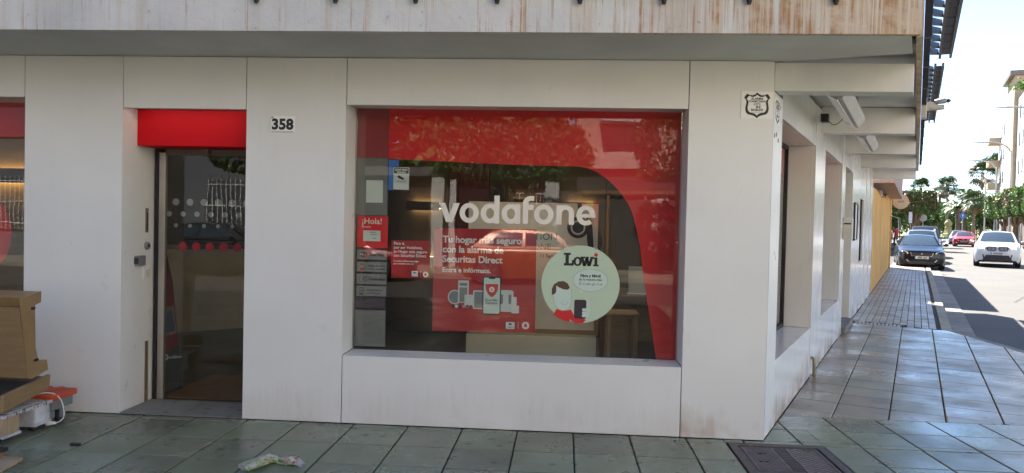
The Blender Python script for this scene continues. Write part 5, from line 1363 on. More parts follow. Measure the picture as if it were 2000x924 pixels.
    for sg in (-1, 1):
        if kind == 'suv':
            pl = nose_patch('headlight', [(sg * x, z) for x, z in ((.46, hz - .05), (.62, hz - .06), (.80, hz - .02), (.82, hz + .05), (.60, hz + .03), (.48, hz + .02))], LAMP, .02)
            if lit:
                for x in (.56, .68): nose_patch('lit_lamp', [(sg * x + .045 * math.cos(a), hz - .012 + .03 * math.sin(a)) for a in [k * math.pi / 6 for k in range(12)]], LITLAMP, .035, pl)
            nose_patch('fog_intake', [(sg * x, z) for x, z in ((.50, .40), (.78, .42), (.82, .62), (.54, .60))], TRIM, .016)
        else:
            nose_patch('headlight', [(sg * x, z) for x, z in ((.50, hz - .11), (.70, hz - .09), (.80, hz - .0), (.80, hz + .06), (.62, hz + .0), (.50, hz - .04))], LAMP, .02)
            nose_patch('bumper_trim', [(sg * x, z) for x, z in ((.44, .33), (.50, .33), (.56, .40), (.78, .42), (.78, .45), (.53, .435))], CHROME, .02)
    if kind == 'suv':
        for sg in (-1, 1):
            gq = nose_patch('grille', [(sg * .06 + sg * x, z) for x, z in ((-.03, hz - .10), (.03, hz - .19), (.32, hz - .18), (.38, hz - .07), (.32, hz + .03), (.0, hz + .03))], TRIM, .02)
            for k in range(6): nose_patch('grille_bar', [(sg * (.10 + k * .05) + d, z) for d, z in ((-.009, hz - .165), (.009, hz - .165), (.009, hz + .015), (-.009, hz + .015))], mat('grille_silver', (.45, .45, .46), .4, .1), .035, gq)
        nose_patch('lower_intake', [(-.60, .30), (.60, .30), (.44, .56), (-.44, .56)], TRIM, .016); nose_patch('skid_plate', [(-.50, .215), (.50, .215), (.48, .255), (-.48, .255)], CHROME, .03)
        nose_patch('sill_trim', [(-.84, .24), (-.52, .24), (-.50, .33), (-.82, .40)], TRIM, .012); nose_patch('sill_trim', [(.84, .24), (.52, .24), (.50, .33), (.82, .40)], TRIM, .012)
    else:
        gq = nose_patch('grille', [(-.40, hz - .06), (-.34, hz - .17), (.34, hz - .17), (.40, hz - .06), (.30, hz - .035), (-.30, hz - .035)], TRIM, .016)
        nose_patch('grille_trim', [(-.43, hz - .04), (-.38, hz - .19), (.38, hz - .19), (.43, hz - .04), (.40, hz - .04), (.345, hz - .175), (-.345, hz - .175), (-.40, hz - .04)], CHROME, .022, gq, .02)
        nose_patch('badge', circ(0, hz - .09, .035, 16), CHROME, .03, gq)
        nose_patch('lower_intake', [(-.50, .24), (.50, .24), (.42, .36), (-.42, .36)], TRIM, .014)
    if plate:
        zpl = hz - .30 if kind != 'suv' else hz - .34
        pq = nose_patch('number_plate', rect(-.25, .25, zpl, zpl + .105), PLATE, .035)
        text_obj(plate, .098, INKB, pq, 'plate_text', lambda a, b, c=0: P3(-.0 + a + .02, -.042 - c + .0, zpl + .019 + b), .002, 'CENTER', .001, spacing=.95)
        nose_patch('plate_band', rect(-.249, -.215, zpl + .002, zpl + .103), BLUEP, .038, pq, .01)
    for sg in (-1, 1):
        mb = MB(); mb.hexa([P3(sg * .55, L - .02, .70), P3(sg * .80, L - .14, .70), P3(sg * .80, L - .10, .86), P3(sg * .55, L + .005, .86)][::1], [P3(sg * .55, L - .12, .70), P3(sg * .78, L - .22, .70), P3(sg * .78, L - .20, .86), P3(sg * .55, L - .12, .86)]); build(mb, 'tail_lamp', TAIL, root)
    for sg in (-1, 1):
        for yy_ in (cowl + 1.25, cowl + 2.15):
            if yy_ < tail - .3: 
                mb = MB(); mb.box(sg * (W / 2 - .005) - .012, sg * (W / 2 - .005) + .012, yy_ - L / 2, yy_ + .16 - L / 2, .80, .825); build(mb, 'door_handle', paint, root)
    if rails:
        for sg in (-1, 1):
            mb = MB(); mb.tube([P3(sg * (wrf - .03), fr_ + .1, zr - .06), P3(sg * (wrf - .02), fr_ + .2, zr + .02), P3(sg * (wrf - .02), rr_ - .15, zr + .01), P3(sg * (wrf - .03), rr_ - .02, zr - .09)], .018, 8); build(mb, 'roof_rail', STEEL, root)
    return root
def put(car, s, t, rot=0.0, z=-.12):
    car.location = SG(s, t, z); car.rotation_euler = (0, 0, -SA + rot)
GP = 'cars parked along the left kerb of the side street'; GO = 'cars driving up the side street'
c1 = make_car('black parked saloon with silver bumper trims beside the end of the ochre wall', 'car', GP, car_paint('midnight', (.004, .005, .010), .0, .12, .35, .22), L=4.79, W=1.83, H=1.456, hood=(.76, .88, .97), cowl=1.32, roof0=2.15, roof1=3.3, tail=4.35, deck=1.02, wheels=(.98, 3.8), plate='6885 JZR')
put(c1, 31.9, 1.02, R(3))
c2 = make_car('silver grey parked estate with roof rails behind the black saloon', 'car', GP, car_paint('silver', (.32, .33, .36)), L=4.4, W=1.80, H=1.66, hood=(.80, .95, 1.03), cowl=1.05, roof0=1.75, roof1=3.7, tail=4.15, deck=1.1, wheels=(.85, 3.5), kind='van', belt=1.0, rails=True, roofw=.66, plate='4127 HFX')
put(c2, 38.2, 1.15)
c3 = make_car('dark grey parked van third in the row behind the silver estate', 'van', GP, car_paint('slate', (.10, .105, .11)), L=4.6, W=1.86, H=1.86, hood=(.88, 1.05, 1.12), cowl=.95, roof0=1.6, roof1=4.2, tail=4.45, deck=1.2, wheels=(.85, 3.7), kind='van', belt=1.08, roofw=.68)
put(c3, 45.5, 1.35)
c3b = make_car('pale parked hatchback fourth in the row, nearly hidden by the dark van', 'car', GP, car_paint('pearl', (.5, .5, .48)), L=4.0, W=1.72, H=1.45, cowl=1.0, roof0=1.65, roof1=3.2, tail=3.8, wheels=(.78, 3.25), kind='hatch')
put(c3b, 51.5, 1.25)
c4 = make_car('white sport utility car with lit headlights driving towards the camera', 'car', GO, car_paint('white', (.56, .56, .55), 0), L=4.7, W=1.89, H=1.676, belt=1.07, hood=(.93, 1.06, 1.13), cowl=1.25, roof0=2.05, roof1=3.7, tail=4.45, deck=1.15, wheels=(.92, 3.78), wr=.37, ground=.22, kind='suv', lit=True, plate='1074 KSB', roofw=.645)
put(c4, 37.5, 4.38, R(-4))
c5 = make_car('red hatchback driving behind the white sport utility car', 'car', GO, car_paint('red', (.52, .012, .018), .1), L=4.3, W=1.77, H=1.43, hood=(.74, .87, .95), cowl=1.15, roof0=1.85, roof1=3.2, tail=4.05, deck=1.0, wheels=(.88, 3.46), kind='hatch', plate='2963 FDK')
put(c5, 77, 4.95, R(-6))
c6 = make_car('blue grey car following behind the red hatchback', 'car', GO, car_paint('bluegrey', (.16, .18, .24)), L=4.4, W=1.78, H=1.5, cowl=1.1, roof0=1.8, roof1=3.4, tail=4.15, wheels=(.88, 3.56), kind='hatch')
put(c6, 86, 4.9, R(-6))
# across the front street, seen mirrored in the shop glass
GF = 'cars parked across the front street'
d1 = make_car('orange hatchback parked across the street, mirrored in the shop window', 'car', GF, car_paint('orange', (.33, .085, .015), .1), L=4.0, W=1.75, H=1.46, cowl=1.0, roof0=1.65, roof1=3.2, tail=3.8, wheels=(.80, 3.28), kind='hatch')
d1.location = (-.6, -8.3, -.12); d1.rotation_euler = (0, 0, R(90))
d2 = make_car('black saloon parked across the street, mirrored in the glass door', 'car', GF, car_paint('black', (.006, .006, .008)), L=4.6, W=1.82, H=1.45)
d2.location = (-9.4, -8.3, -.12); d2.rotation_euler = (0, 0, R(90))
d3 = make_car('white and red small car parked across the street behind the orange one', 'car', GF, car_paint('cherry', (.30, .03, .035), .1), L=3.8, W=1.68, H=1.46, cowl=.95, roof0=1.55, roof1=3.0, tail=3.55, wheels=(.75, 3.05), kind='hatch')
d3.location = (-5.9, -8.3, -.12); d3.rotation_euler = (0, 0, R(90))

# ================================================================== TREES
def leaf_quads(mb, n, fn, size, rnd, mi=0):
    for _ in range(n):
        p, m_ = fn(rnd)
        s_ = size * rnd.uniform(.6, 1.3)
        a = Vector((rnd.gauss(0, 1), rnd.gauss(0, 1), rnd.gauss(0, 1))).normalized()
        b = a.orthogonal().normalized(); b.rotate(Matrix.Rotation(rnd.uniform(0, 6.28), 3, a)); c = a.cross(b)
        p = Vector(p)
        mb.f.append([mb.P(p - b * s_), mb.P(p + c * s_ * .45), mb.P(p + b * s_), mb.P(p - c * s_ * .45)]); mb.m.append(m_)
def box_tree(label, base, wx, wy, z0, z1, n, seed, rotz=0.0, brown=.3, size=.10, group=None, trunk_r=.17, bright=.25, cat='tree', lean=0):
    rnd = random.Random(seed)
    root = thing('clipped_ficus', label, cat, base, group, local=True); root.rotation_euler = (0, 0, rotz)
    tk = MB()
    top = z0 + .4
    tk.tube([(0, 0, -.03), (.02, .01, .25), (.03, -.02, z0 * .55), (.0, .02, z0)], [trunk_r * 1.5, trunk_r, trunk_r * .85, trunk_r * .8], 12)
    for k in range(7):
        a = k * 6.283 / 7 + rnd.uniform(-.3, .3); d = rnd.uniform(.5, .85)
        tk.tube([(0.01, .01, z0 * .62), (math.cos(a) * wx * .16, math.sin(a) * wy * .16, z0 * .9), (math.cos(a) * wx * .33 * d, math.sin(a) * wy * .33 * d, z0 + .25), (math.cos(a) * wx * .42 * d, math.sin(a) * wy * .42 * d, (z0 + z1) / 2)], [trunk_r * .55, trunk_r * .42, trunk_r * .3, trunk_r * .12], 8)
    for k in range(6):
        a = rnd.uniform(0, 6.28); tk.tube([(math.cos(a) * trunk_r * 1.9, math.sin(a) * trunk_r * 1.9, -.04), (math.cos(a) * trunk_r, math.sin(a) * trunk_r, .3), (math.cos(a) * trunk_r * .7, math.sin(a) * trunk_r * .7, z0 * .8)], [trunk_r * .35, trunk_r * .3, trunk_r * .2], 6)
    build(tk, 'trunk', BARK, root, smooth=50)
    ph = [rnd.uniform(0, 6.28) for _ in range(6)]
    def fn(r):
        f = r.random()
        u, v, w_ = r.uniform(-1, 1), r.uniform(-1, 1), r.uniform(-1, 1)
        if f < .78:
            k = r.choice((0, 0, 1, 1, 2, 2, 3)); d = 1 - abs(r.gauss(0, .09))
            if k == 0: u = d if r.random() < .5 else -d
            elif k == 1: v = d if r.random() < .5 else -d
            elif k == 2: w_ = d
            else: w_ = -d
        bulge = 1 + .07 * math.sin(u * 3 + ph[0]) * math.sin(v * 3.5 + ph[1]) + .05 * math.sin(w_ * 4 + ph[2] + u * 2) + (.12 * r.random() if r.random() < .04 else 0)
        # rounded edges
        m2 = (abs(u) ** 5 + abs(v) ** 5 + abs(w_) ** 5) ** .2
        if m2 > 1: u, v, w_ = u / m2, v / m2, w_ / m2
        x, y, z = u * wx / 2 * bulge, v * wy / 2 * bulge, (z0 + z1) / 2 + w_ * (z1 - z0) / 2 * bulge
        tone = math.sin(x * 2.1 + ph[3]) + math.sin(z * 2.7 + ph[4]) + math.sin(y * 1.7 + ph[5]) + r.uniform(-1.2, 1.2)
        m_ = 1 if tone < -2.4 + brown * 5 else (2 if tone > 2.4 - bright * 3 else 0)
        return (x, y, z), m_
    cr = MB(); leaf_quads(cr, n, fn, size, rnd)
    build(cr, 'crown', [LEAF, LEAFB, LEAFL], root, recalc=False)
    return root
def loose_tree(label, base, r, zc_, h, n, seed, mats=None, size=.16, group=None, trunk_r=.2):
    rnd = random.Random(seed)
    root = thing('leafy_tree', label, 'tree', base, group, local=True)
    lob = [(rnd.uniform(-.6, .6) * r, rnd.uniform(-.6, .6) * r, zc_ + rnd.uniform(-.5, .6) * h, rnd.uniform(.35, .65) * r) for _ in range(11)]
    tk = MB(); tk.tube([(0, 0, -.05), (.05, .03, zc_ * .4), (.1, -.05, zc_)], [trunk_r * 1.4, trunk_r, trunk_r * .4], 10)
    for (x, y, z, q_) in lob: tk.tube([(.05, .02, zc_ * .45), (x * .5, y * .5, (zc_ * .5 + z) / 2), (x, y, z)], [trunk_r * .5, trunk_r * .3, .02], 6)
    build(tk, 'trunk', BARK, root, smooth=50)
    def fn(rn):
        x, y, z, q_ = rn.choice(lob)
        d = Vector((rn.gauss(0, 1), rn.gauss(0, 1), rn.gauss(0, 1))).normalized() * q_ * (rn.random() ** .35)
        return (x + d.x, y + d.y, z + d.z * .8), (2 if rn.random() < .3 and d.z > 0 else (1 if rn.random() < .05 else 0))
    cr = MB(); leaf_quads(cr, n, fn, size, rnd); build(cr, 'crown', mats or [LEAF, LEAFB, LEAFL], root, recalc=False)
    return root
def fan_palm(label, base, h, r, nl, seed, group='fan palms round the far square', trunk_r=.2):
    rnd = random.Random(seed)
    root = thing('fan_palm', label, 'palm tree', base, group, local=True)
    tk = MB(); k_ = rnd.uniform(-.2, .2)
    tk.tube([(0, 0, -.05), (k_ * .3, 0, h * .3), (k_ * .7, .05, h * .7), (k_, .05, h)], [trunk_r * 1.5, trunk_r, trunk_r * .9, trunk_r * 1.2], 10)
    build(tk, 'trunk', BARKP, root, smooth=50)
    cr = MB()
    for i in range(nl):
        az = rnd.uniform(0, 6.28); el = rnd.uniform(-.75, 1.35)
        d = Vector((math.cos(az) * math.cos(el), math.sin(az) * math.cos(el), math.sin(el)))
        L = r * rnd.uniform(.35, .55); tip = Vector((k_, .05, h)) + d * L + Vector((0, 0, -.12 * r * (1 - math.sin(max(0, el)))))
        b0 = Vector((k_, .05, h)); side = d.cross(Vector((0, 0, 1)))
        if side.length < .1: side = Vector((1, 0, 0))
        side.normalize(); upv = side.cross(d)
        cr.f.append([cr.P(b0 - side * .02), cr.P(b0 + side * .02), cr.P(tip + side * .015), cr.P(tip - side * .015)]); cr.m.append(1 if el < -.35 else 0)
        dead = el < -.45
        for j in range(15):
            a = -1.9 + 3.8 * j / 14
            dd = (d * math.cos(a) + side * math.sin(a)).normalized(); ll = r * rnd.uniform(.38, .52)
            e = tip + dd * ll + Vector((0, 0, -.16 * r * rnd.uniform(.4, 1.2)))
            mid = tip + dd * ll * .6 + upv * .02 * r; wv = dd.cross(upv).normalized() * r * .026
            cr.f.append([cr.P(tip), cr.P(mid - wv), cr.P(e), cr.P(mid + wv)]); cr.m.append(1 if dead else 0)
    build(cr, 'crown', [PALML, LEAFB], root, recalc=False)
    return root
def feather_palm(label, base, h, r, nl, seed, trunk_r=.28, group='feather palms round the far square'):
    rnd = random.Random(seed); root = thing('feather_palm', label, 'palm tree', base, group, local=True)
    tk = MB(); tk.tube([(0, 0, -.05), (0, 0, h * .5), (0, 0, h)], [trunk_r * 1.3, trunk_r, trunk_r * 1.2], 10); build(tk, 'trunk', BARKP, root, smooth=50)
    cr = MB()
    for i in range(nl):
        az = i * 2.399 + rnd.uniform(-.2, .2); el = rnd.uniform(.05, 1.3)
        pts = []
        for k in range(9):
            u = k / 8; rad = r * u * math.cos(el) * (1 - .12 * u) + .05
            z = h + r * (u * math.sin(el) - .75 * u * u * (1.1 - .5 * math.sin(el)))
            pts.append(Vector((math.cos(az) * rad, math.sin(az) * rad, z)))
        for a, b in zip(pts, pts[1:]):
            d = (b - a).normalized(); sd = d.cross(Vector((0, 0, 1))).normalized()
            for q_ in (0, .5):
                p = a + (b - a) * q_
                for sg in (-1, 1):
                    e = p + sd * sg * r * .17 + d * r * .10 - Vector((0, 0, r * .07)); wv = d * r * .022
                    cr.f.append([cr.P(p - wv), cr.P(p + wv), cr.P(e)]); cr.m.append(0)
            cr.f.append([cr.P(a - sd * .02), cr.P(a + sd * .02), cr.P(b + sd * .015), cr.P(b - sd * .015)]); cr.m.append(0)
    build(cr, 'crown', [PALML], root, recalc=False); return root
def at(u, v, sc):                   # far things: distance sc along the street -> street coordinates
    return sc - 5.59, (u - 1790.0) * sc / 1885.0 + .93, 1.55 + (448.0 - v) * sc / 1657.0
def sgl(s, t, z=0): return SG(s, t, z)
GT = 'box clipped ficus trees along the side street'
# left of the street
box_tree('box clipped ficus with a browned face on the left pavement', sgl(59, .65), 2.9, 2.8, 2.70, 4.35, 7000, 11, -SA, .42, .11, GT, .2, .12)
box_tree('box clipped ficus behind the browned one on the left pavement', sgl(70, .9), 3.2, 3.2, 2.7, 4.3, 4500, 12, -SA, .2, .13, GT, .2)
# right row, nearest first
rt = ((54, 8.9, 2.7, 4.9, .10, 'nearest, tallest of the row before the white apartment block'), (62, 9.0, 2.75, 4.9, .15, 'second in the row before the white apartment block'), (70, 9.05, 2.75, 5.0, .28, 'third in the row before the white apartment block, half browned'), (79, 9.1, 2.75, 5.0, .5, 'fourth in the row before the white apartment block, mostly browned'), (88, 9.0, 2.7, 5.0, .15, 'fifth and farthest in the row before the white apartment block'))
for k, (s_, t_, z0, z1, br, lab) in enumerate(rt):
    box_tree('box clipped ficus ' + lab, sgl(s_, t_), 3.4, 4.6, z0, z1, 7500, 30 + k, -SA, br, .12, GT, .2, .45)
# far greenery round the square
lt = ((-2.5, 118, 3.2, 3.2, 2.4, 'rounded tree far left of the monument'), (1.2, 126, 2.6, 2.8, 2.2, 'small rounded tree left of the monument'), (-6.0, 112, 3.5, 3.5, 2.6, 'dense tree behind the clipped ficus at left'), (3.4, 150, 3.4, 3.6, 2.8, 'tall shaggy tree behind the monument at left'), (8.2, 136, 3.0, 3.0, 2.4, 'bright leafy tree right of the monument'), (10.6, 122, 3.2, 3.4, 2.6, 'leafy tree before the apartment block corner'), (13.0, 140, 3.8, 4.2, 3.2, 'tall leafy tree behind the right street lamps'), (5.8, 165, 3.6, 3.0, 2.4, 'far leafy tree straight down the street'), (-9, 140, 4, 4.0, 3, 'large tree far left behind the ochre wall'), (16, 160, 4, 4.5, 3.4, 'large tree far right behind the lamps'))
for k, (t_, s_, r_, zc_, h_, lab) in enumerate(lt):
    loose_tree(lab, sgl(s_, t_), r_, zc_, h_, 3800, 60 + k, size=.26, group='leafy trees round the far square')
hb = MB(); rnd = random.Random(5)
def hf(r): 
    t = r.uniform(-60, 90); s_ = r.uniform(176, 196); z = r.random() ** .7 * (5.5 + 1.6 * math.sin(t * .35) + 1.0 * math.sin(t * .9 + 1))
    return sgl(s_, t, z), (2 if r.random() < .25 else 0)
leaf_quads(hb, 14000, hf, .55, rnd); tag(build(hb, 'far_wood', [LEAF, LEAFB, LEAFL], recalc=False), 'mass of far greenery closing the end of the street', 'trees', kind='stuff')
for k, (u, v, sc, r_, lab) in enumerate(((1848, 364, 140, 2.5, 'tall star shaped fan palm above the monument'), (1911, 338, 132, 3.1, 'largest shaggy fan palm left of the apartment block'), (1797, 366, 150, 2.6, 'fan palm above the browned clipped ficus'), (1833, 374, 158, 2.0, 'small yellowing fan palm left of the tall star shaped one'), (1936, 322, 165, 2.8, 'fan palm half hidden by the apartment block'), (1898, 392, 118, 2.2, 'low bright fan palm below the largest one'))):
    s_, t_, z_ = at(u, v, sc); fan_palm(lab, sgl(s_, t_), z_ - zg(s_), r_, 46, 80 + k)
for k, (u, v, sc, r_, lab) in enumerate(((1880, 388, 126, 3.2, 'drooping feather palm left of the largest fan palm'), (1868, 405, 122, 2.6, 'low feather palm right of the monument'))):
    s_, t_, z_ = at(u, v, sc); feather_palm(lab, sgl(s_, t_), z_ - zg(s_), r_, 30, 95 + k)
# mirrored in the shop glass: clipped trees across the front street
box_tree('clipped ficus across the front street mirrored in the middle of the window', (-1.5, -10.3, 0), 4.4, 2.4, 2.75, 4.3, 6000, 41, 0, .12, .10, 'clipped trees across the front street', .16, .3)
box_tree('clipped ficus across the front street mirrored at the right of the window', (4.1, -10.3, 0), 4.0, 2.4, 2.75, 4.7, 6000, 42, 0, .12, .10, 'clipped trees across the front street', .16, .3)
box_tree('clipped ficus across the front street to the left', (-8.5, -10.3, 0), 4.0, 2.4, 2.75, 4.5, 4000, 43, 0, .12, .10, 'clipped trees across the front street', .16, .3)

for k, (x, y, r_, zc_, lab) in enumerate(((-6.5, -17.5, 3.4, 5.2, 'large leafy tree added behind the arcade to darken the mirrored view at left'), (-2.2, -18.2, 3.2, 5.6, 'large leafy tree added behind the arcade to darken the view before the brick house'), (-11.5, -18.0, 3.6, 5.4, 'large leafy tree added behind the arcade on the door side'))):
    loose_tree(lab, (x, -21.5, 0), r_ * 1.1, zc_, 3.4, 4200, 140 + k, size=.3, group='leafy trees added behind the arcade')  # trees added to keep the view mirrored in the window dark


# ================================================================== FAR BUILDINGS AND STREET FURNITURE
ab = thing('apartment_block', 'white apartment block with tan stair tower and rows of dark windows on the right', 'building', SG(80, 14, 0))
TF = 10.6                                      # facade line
def rbox(s0, s1, t0, t1, z0, z1, m, nm, par=None): return build(MB(SG).box(s0, s1, t0, t1, z0, z1), nm, m, par or ab)
rbox(42, 95.9, TF, 22, 0, 16.3, RENDERW, 'wall'); rbox(103.6, 119, TF + .1, 22, 0, 16.3, RENDERW, 'wall')
rbox(96, 103.5, TF - .4, 20, 0, 19.0, TAN, 'stair_tower'); rbox(95.4, 104.1, TF - .9, 20, 19.0, 19.5, SHUT, 'tower_roof')
rbox(42, 95.9, TF + .9, 21, 16.3, 17.0, RENDERW, 'parapet'); rbox(60, 84, TF + 1.2, 20, 17.0, 19.6, RENDERW, 'penthouse')
for f_ in range(5):
    zf = .6 + f_ * 3.1
    for k in range(18):
        s_ = 43.4 + k * 2.9
        wq = rbox(s_, s_ + (1.15 if k % 3 else 1.7), TF - .05, TF + .02, zf + .9, zf + 2.35, SHUT, 'window')
        rbox(s_ + .08, s_ + (1.07 if k % 3 else 1.62), TF - .065, TF - .051, zf + .98, zf + 2.27, WINGL, 'window_pane', wq)
        if k % 3 == 0: rbox(s_ - .1, s_ + 1.8, TF - .12, TF - .001, zf + .8, zf + .88, TAN, 'window_ledge')
    for k in range(4):
        s_ = 104.8 + k * 3.2
        wq = rbox(s_, s_ + 1.3, TF + .03, TF + .12, zf + .9, zf + 2.35, SHUT, 'window'); rbox(s_ + .1, s_ + 1.2, TF + .015, TF + .029, zf + .98, zf + 2.27, WINGL, 'window_pane', wq)
    if f_: rbox(115.5, 119.3, TF - 1.3, TF + .099, zf + .2, zf + 1.0, TAN, 'balcony')
gh = thing('roof_plant', 'green shrub overhanging the roof edge of the apartment block', 'plant', SG(89, TF + .5, 16.3), local=True)
mb = MB(); rn = random.Random(9)
leaf_quads(mb, 700, lambda r: ((r.gauss(0, .9), r.gauss(0, .5), abs(r.gauss(.2, .45))), r.choice((0, 2, 2))), .2, rn); build(mb, 'foliage', [LEAF, LEAFB, LEAFL], gh, recalc=False)
build(MB().box(-.8, .8, -.25, .25, 0, .25), 'planter', TAN, gh)
# street lamps on the right
def lamp(label, s_, t_, h):
    o = thing('street_lamp', label, 'street lamp', SG(s_, t_, 0), 'curved arm street lamps on the right pavement')
    b = Vector(SG(s_, t_, 0)); n_ = Vector((-NX, -NY, 0))
    pts = [b, b + Vector((0, 0, h - 1.6)), b + Vector((0, 0, h - .8)) + n_ * .12, b + Vector((0, 0, h - .25)) + n_ * .6, b + Vector((0, 0, h)) + n_ * 1.4, b + Vector((0, 0, h + .05)) + n_ * 2.3]
    build(MB().tube(smooth_path(pts, 4), .075, 8), 'pole', STEEL, o, 50)
    e = pts[-1]; a = e + n_ * .8
    sd = Vector((EX, EY, 0)) * .14
    mb = MB(); mb.hexa([e - sd - Vector((0, 0, .07)), e + sd - Vector((0, 0, .07)), a + sd * .6 - Vector((0, 0, .04)), a - sd * .6 - Vector((0, 0, .04))], [e - sd + Vector((0, 0, .05)), e + sd + Vector((0, 0, .05)), a + sd * .6 + Vector((0, 0, .02)), a - sd * .6 + Vector((0, 0, .02))])
    build(mb, 'lamp_head', STEEL, o, bevel=.01); build(MB().cyl(b, b + Vector((0, 0, .5)), .14, .11, 12), 'base', STEEL, o)
for s_, t_, h, lab in ((60.5, 8.9, 10.6, 'highest in view, arm reaching in from the right edge'), (75.5, 8.3, 9.5, 'with its arm crossing the sky left of the stair tower'), (89.5, 8.25, 8.9, 'partly hidden by palms, arm above the lowest one'), (102.5, 8.2, 8.6, 'lowest in view, before the largest fan palm')):
    lamp('grey curved street lamp ' + lab, s_, t_, h)
# overhead wire
wr_ = [SG(20, -.2, 6.7), SG(40, 2.6, 8.9), SG(62, 6.2, 11.5), SG(84, 10.4, 13.9)]
tag(build(MB().tube(smooth_path(wr_, 6), .012, 5), 'overhead_wire', BLACKM), 'thin overhead wire crossing the sky to the apartment block', 'wire')
# signs
def post_sign(label, s_, t_, h, r_, m, nm='road_sign'):
    o = thing(nm, label, 'road sign', SG(s_, t_, 0)); b = Vector(SG(s_, t_, 0)); e = Vector((EX, EY, 0))
    build(MB().cyl(b, b + Vector((0, 0, h)), .035, .035, 10), 'pole', STEEL, o)
    build(MB().cyl(b + Vector((0, 0, h - .1)) - e * .04, b + Vector((0, 0, h - .1)) - e * .07, r_, r_, 24), 'disc', m, o)
    return o, b, e
o, b, e = post_sign('round blue road sign on a thin post beside the monument', 113, 6.4, 3.35, .42, BLUEP)
mb = MB(); c_ = b + Vector((0, 0, 3.25)) - e * .075
nn = Vector((NX, NY, 0)); up_ = Vector((0, 0, 1))
mb.face([c_ + nn * .05 - up_ * .25, c_ + nn * .05 + up_ * .05, c_ + nn * .17 + up_ * .05, c_ + up_ * .28, c_ - nn * .17 + up_ * .05, c_ - nn * .05 + up_ * .05, c_ - nn * .05 - up_ * .25]); build(mb, 'white_arrow', WHITEP, o)
post_sign('round grey back of a road sign on the left pavement', 64, 1.35, 2.5, .30, STEEL)
sp_ = thing('sign_post', 'narrow white and brown post sign on the left pavement before the ficus', 'sign', SG(48, .55, 0))
build(MB(SG).box(47.96, 48.04, .52, .60, 0, 2.35), 'post', TAN, sp_); build(MB(SG).box(47.93, 47.955, .46, .66, 1.9, 2.6), 'plate', WHITEP, sp_)
# monument and lawn in the far square
sq = structure(build(MB(SG).box(125.5, 150, -2, 16, -.3, .12), 'lawn', GRASS)); 
mo = thing('stone_monument', 'sandstone monument with a round carved top in the far square', 'monument', SG(128, 5.2, .12))
b = Vector(SG(128, 5.2, .12)); mb = MB()
mb.tube([b, b + Vector((0, 0, .5)), b + Vector((0, 0, .52)), b + Vector((0, 0, 1.35)), b + Vector((0, 0, 1.5)), b + Vector((0, 0, 1.6))], [.78, .74, .60, .46, .50, .40], 4); build(mb, 'pedestal', SANDST, mo, bevel=.02)
mb = MB(); mb.ball(b + Vector((0, 0, 2.05)), (.55, .42, .50), 14, 9); build(mb, 'carved_top', SANDST, mo, smooth=60)
mb = MB(); mb.ball(b + Vector((0, 0, 2.50)), (.26, .24, .22), 10, 7); build(mb, 'cap', SANDST, mo, smooth=60)
for k, (dt, lab) in enumerate(((1.7, 'left of the pair of low sandstone blocks beside the monument'), (2.5, 'right of the pair of low sandstone blocks beside the monument'))):
    tag(build(MB(SG).hexa([(128, 5.2 + dt - .25, .12), (128.5, 5.2 + dt - .25, .12), (128.5, 5.2 + dt + .25, .12), (128, 5.2 + dt + .25, .12)], [(128.1, 5.2 + dt - .18, .85), (128.4, 5.2 + dt - .18, .85), (128.4, 5.2 + dt + .18, .85), (128.1, 5.2 + dt + .18, .85)]), 'stone_block', SANDST), lab, 'stone', 'low stones beside the monument')
# blue tarpaulin kiosk between the right trees
ks = thing('covered_kiosk', 'kiosk wrapped in blue grey tarpaulin under the right trees', 'kiosk', SG(58, 9.6, 0))
mb = MB(SG)
mb.grid(lambda u, v: (57.2 + .12 * math.sin(u * 38), 9.3 + u * 1.2, .02 + v * 2.4), 36, 4); build(mb, 'tarpaulin', mat('tarpaulin', (.10, .13, .20), .5, var=.3), ks, smooth=60)
build(MB(SG).box(57.4, 59.4, 9.3, 10.5, 0, 2.42), 'frame', BLACKM, ks)
rw = thing('boundary_wall', 'pale boundary wall with dark railings behind the right trees', 'wall', SG(70, 10.2, 0))
for k in range(14): build(MB(SG).box(60 + k * 3.4, 60.35 + k * 3.4, 10.0, 10.3, 0, 2.5), 'pier', RENDERW if k % 2 else TAN, rw)
for k in range(13): build(MB(SG).box(60.36 + k * 3.4, 63.39 + k * 3.4, 10.12, 10.18, .2, 2.2), 'railing_panel', SHUT, rw)

# ================================================================== ACROSS THE FRONT STREET (mirrored in the glass)
DARKF = mat('porch_shade_wall', (.075, .06, .055), .6, var=.2, scale=2)  # the shade of a deep porch is put into this wall colour
def obx(x0, x1, y0, y1, z0, z1, m, nm, par=None): return build(MB().box(x0, x1, y0, y1, z0, z1), nm, m, par)
lo = thing('arcade_shops', 'low arcade of shops painted in porch shade with white pilasters across the front street', 'building', (-12, -13.2, 0))
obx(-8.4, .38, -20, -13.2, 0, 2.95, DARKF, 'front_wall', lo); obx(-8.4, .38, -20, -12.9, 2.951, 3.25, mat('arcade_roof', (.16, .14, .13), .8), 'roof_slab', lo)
for k, (x0, x1) in enumerate(((-4.35, -3.95), (-3.75, -3.55), (-1.8, -1.58), (-.62, -.15))):
    obx(x0, x1, -13.199, -12.95, 0, 2.949, RENDERW, 'pilaster', lo)
for k, (x0, x1) in enumerate(((-1.55, -.66), (-3.5, -1.85), (-8.2, -4.5))):
    wq = obx(x0, x1, -13.199, -13.15, .2, 2.6, INTM if k == 0 else mat('shop_dark', (.03, .027, .027), .3), 'shopfront', lo)
    if k == 0:
        n = int((x1 - x0) / .11)
        for j in range(n + 1): obx(x0 + j * .11, x0 + j * .11 + .014, -13.149, -13.13, .3, 2.5, SIGNW, 'grille_bar', wq)
        for z in (.5, 1.0, 1.5, 2.0, 2.45): obx(x0, x1, -13.129, -13.12, z, z + .025, SIGNW, 'grille_rail', wq)
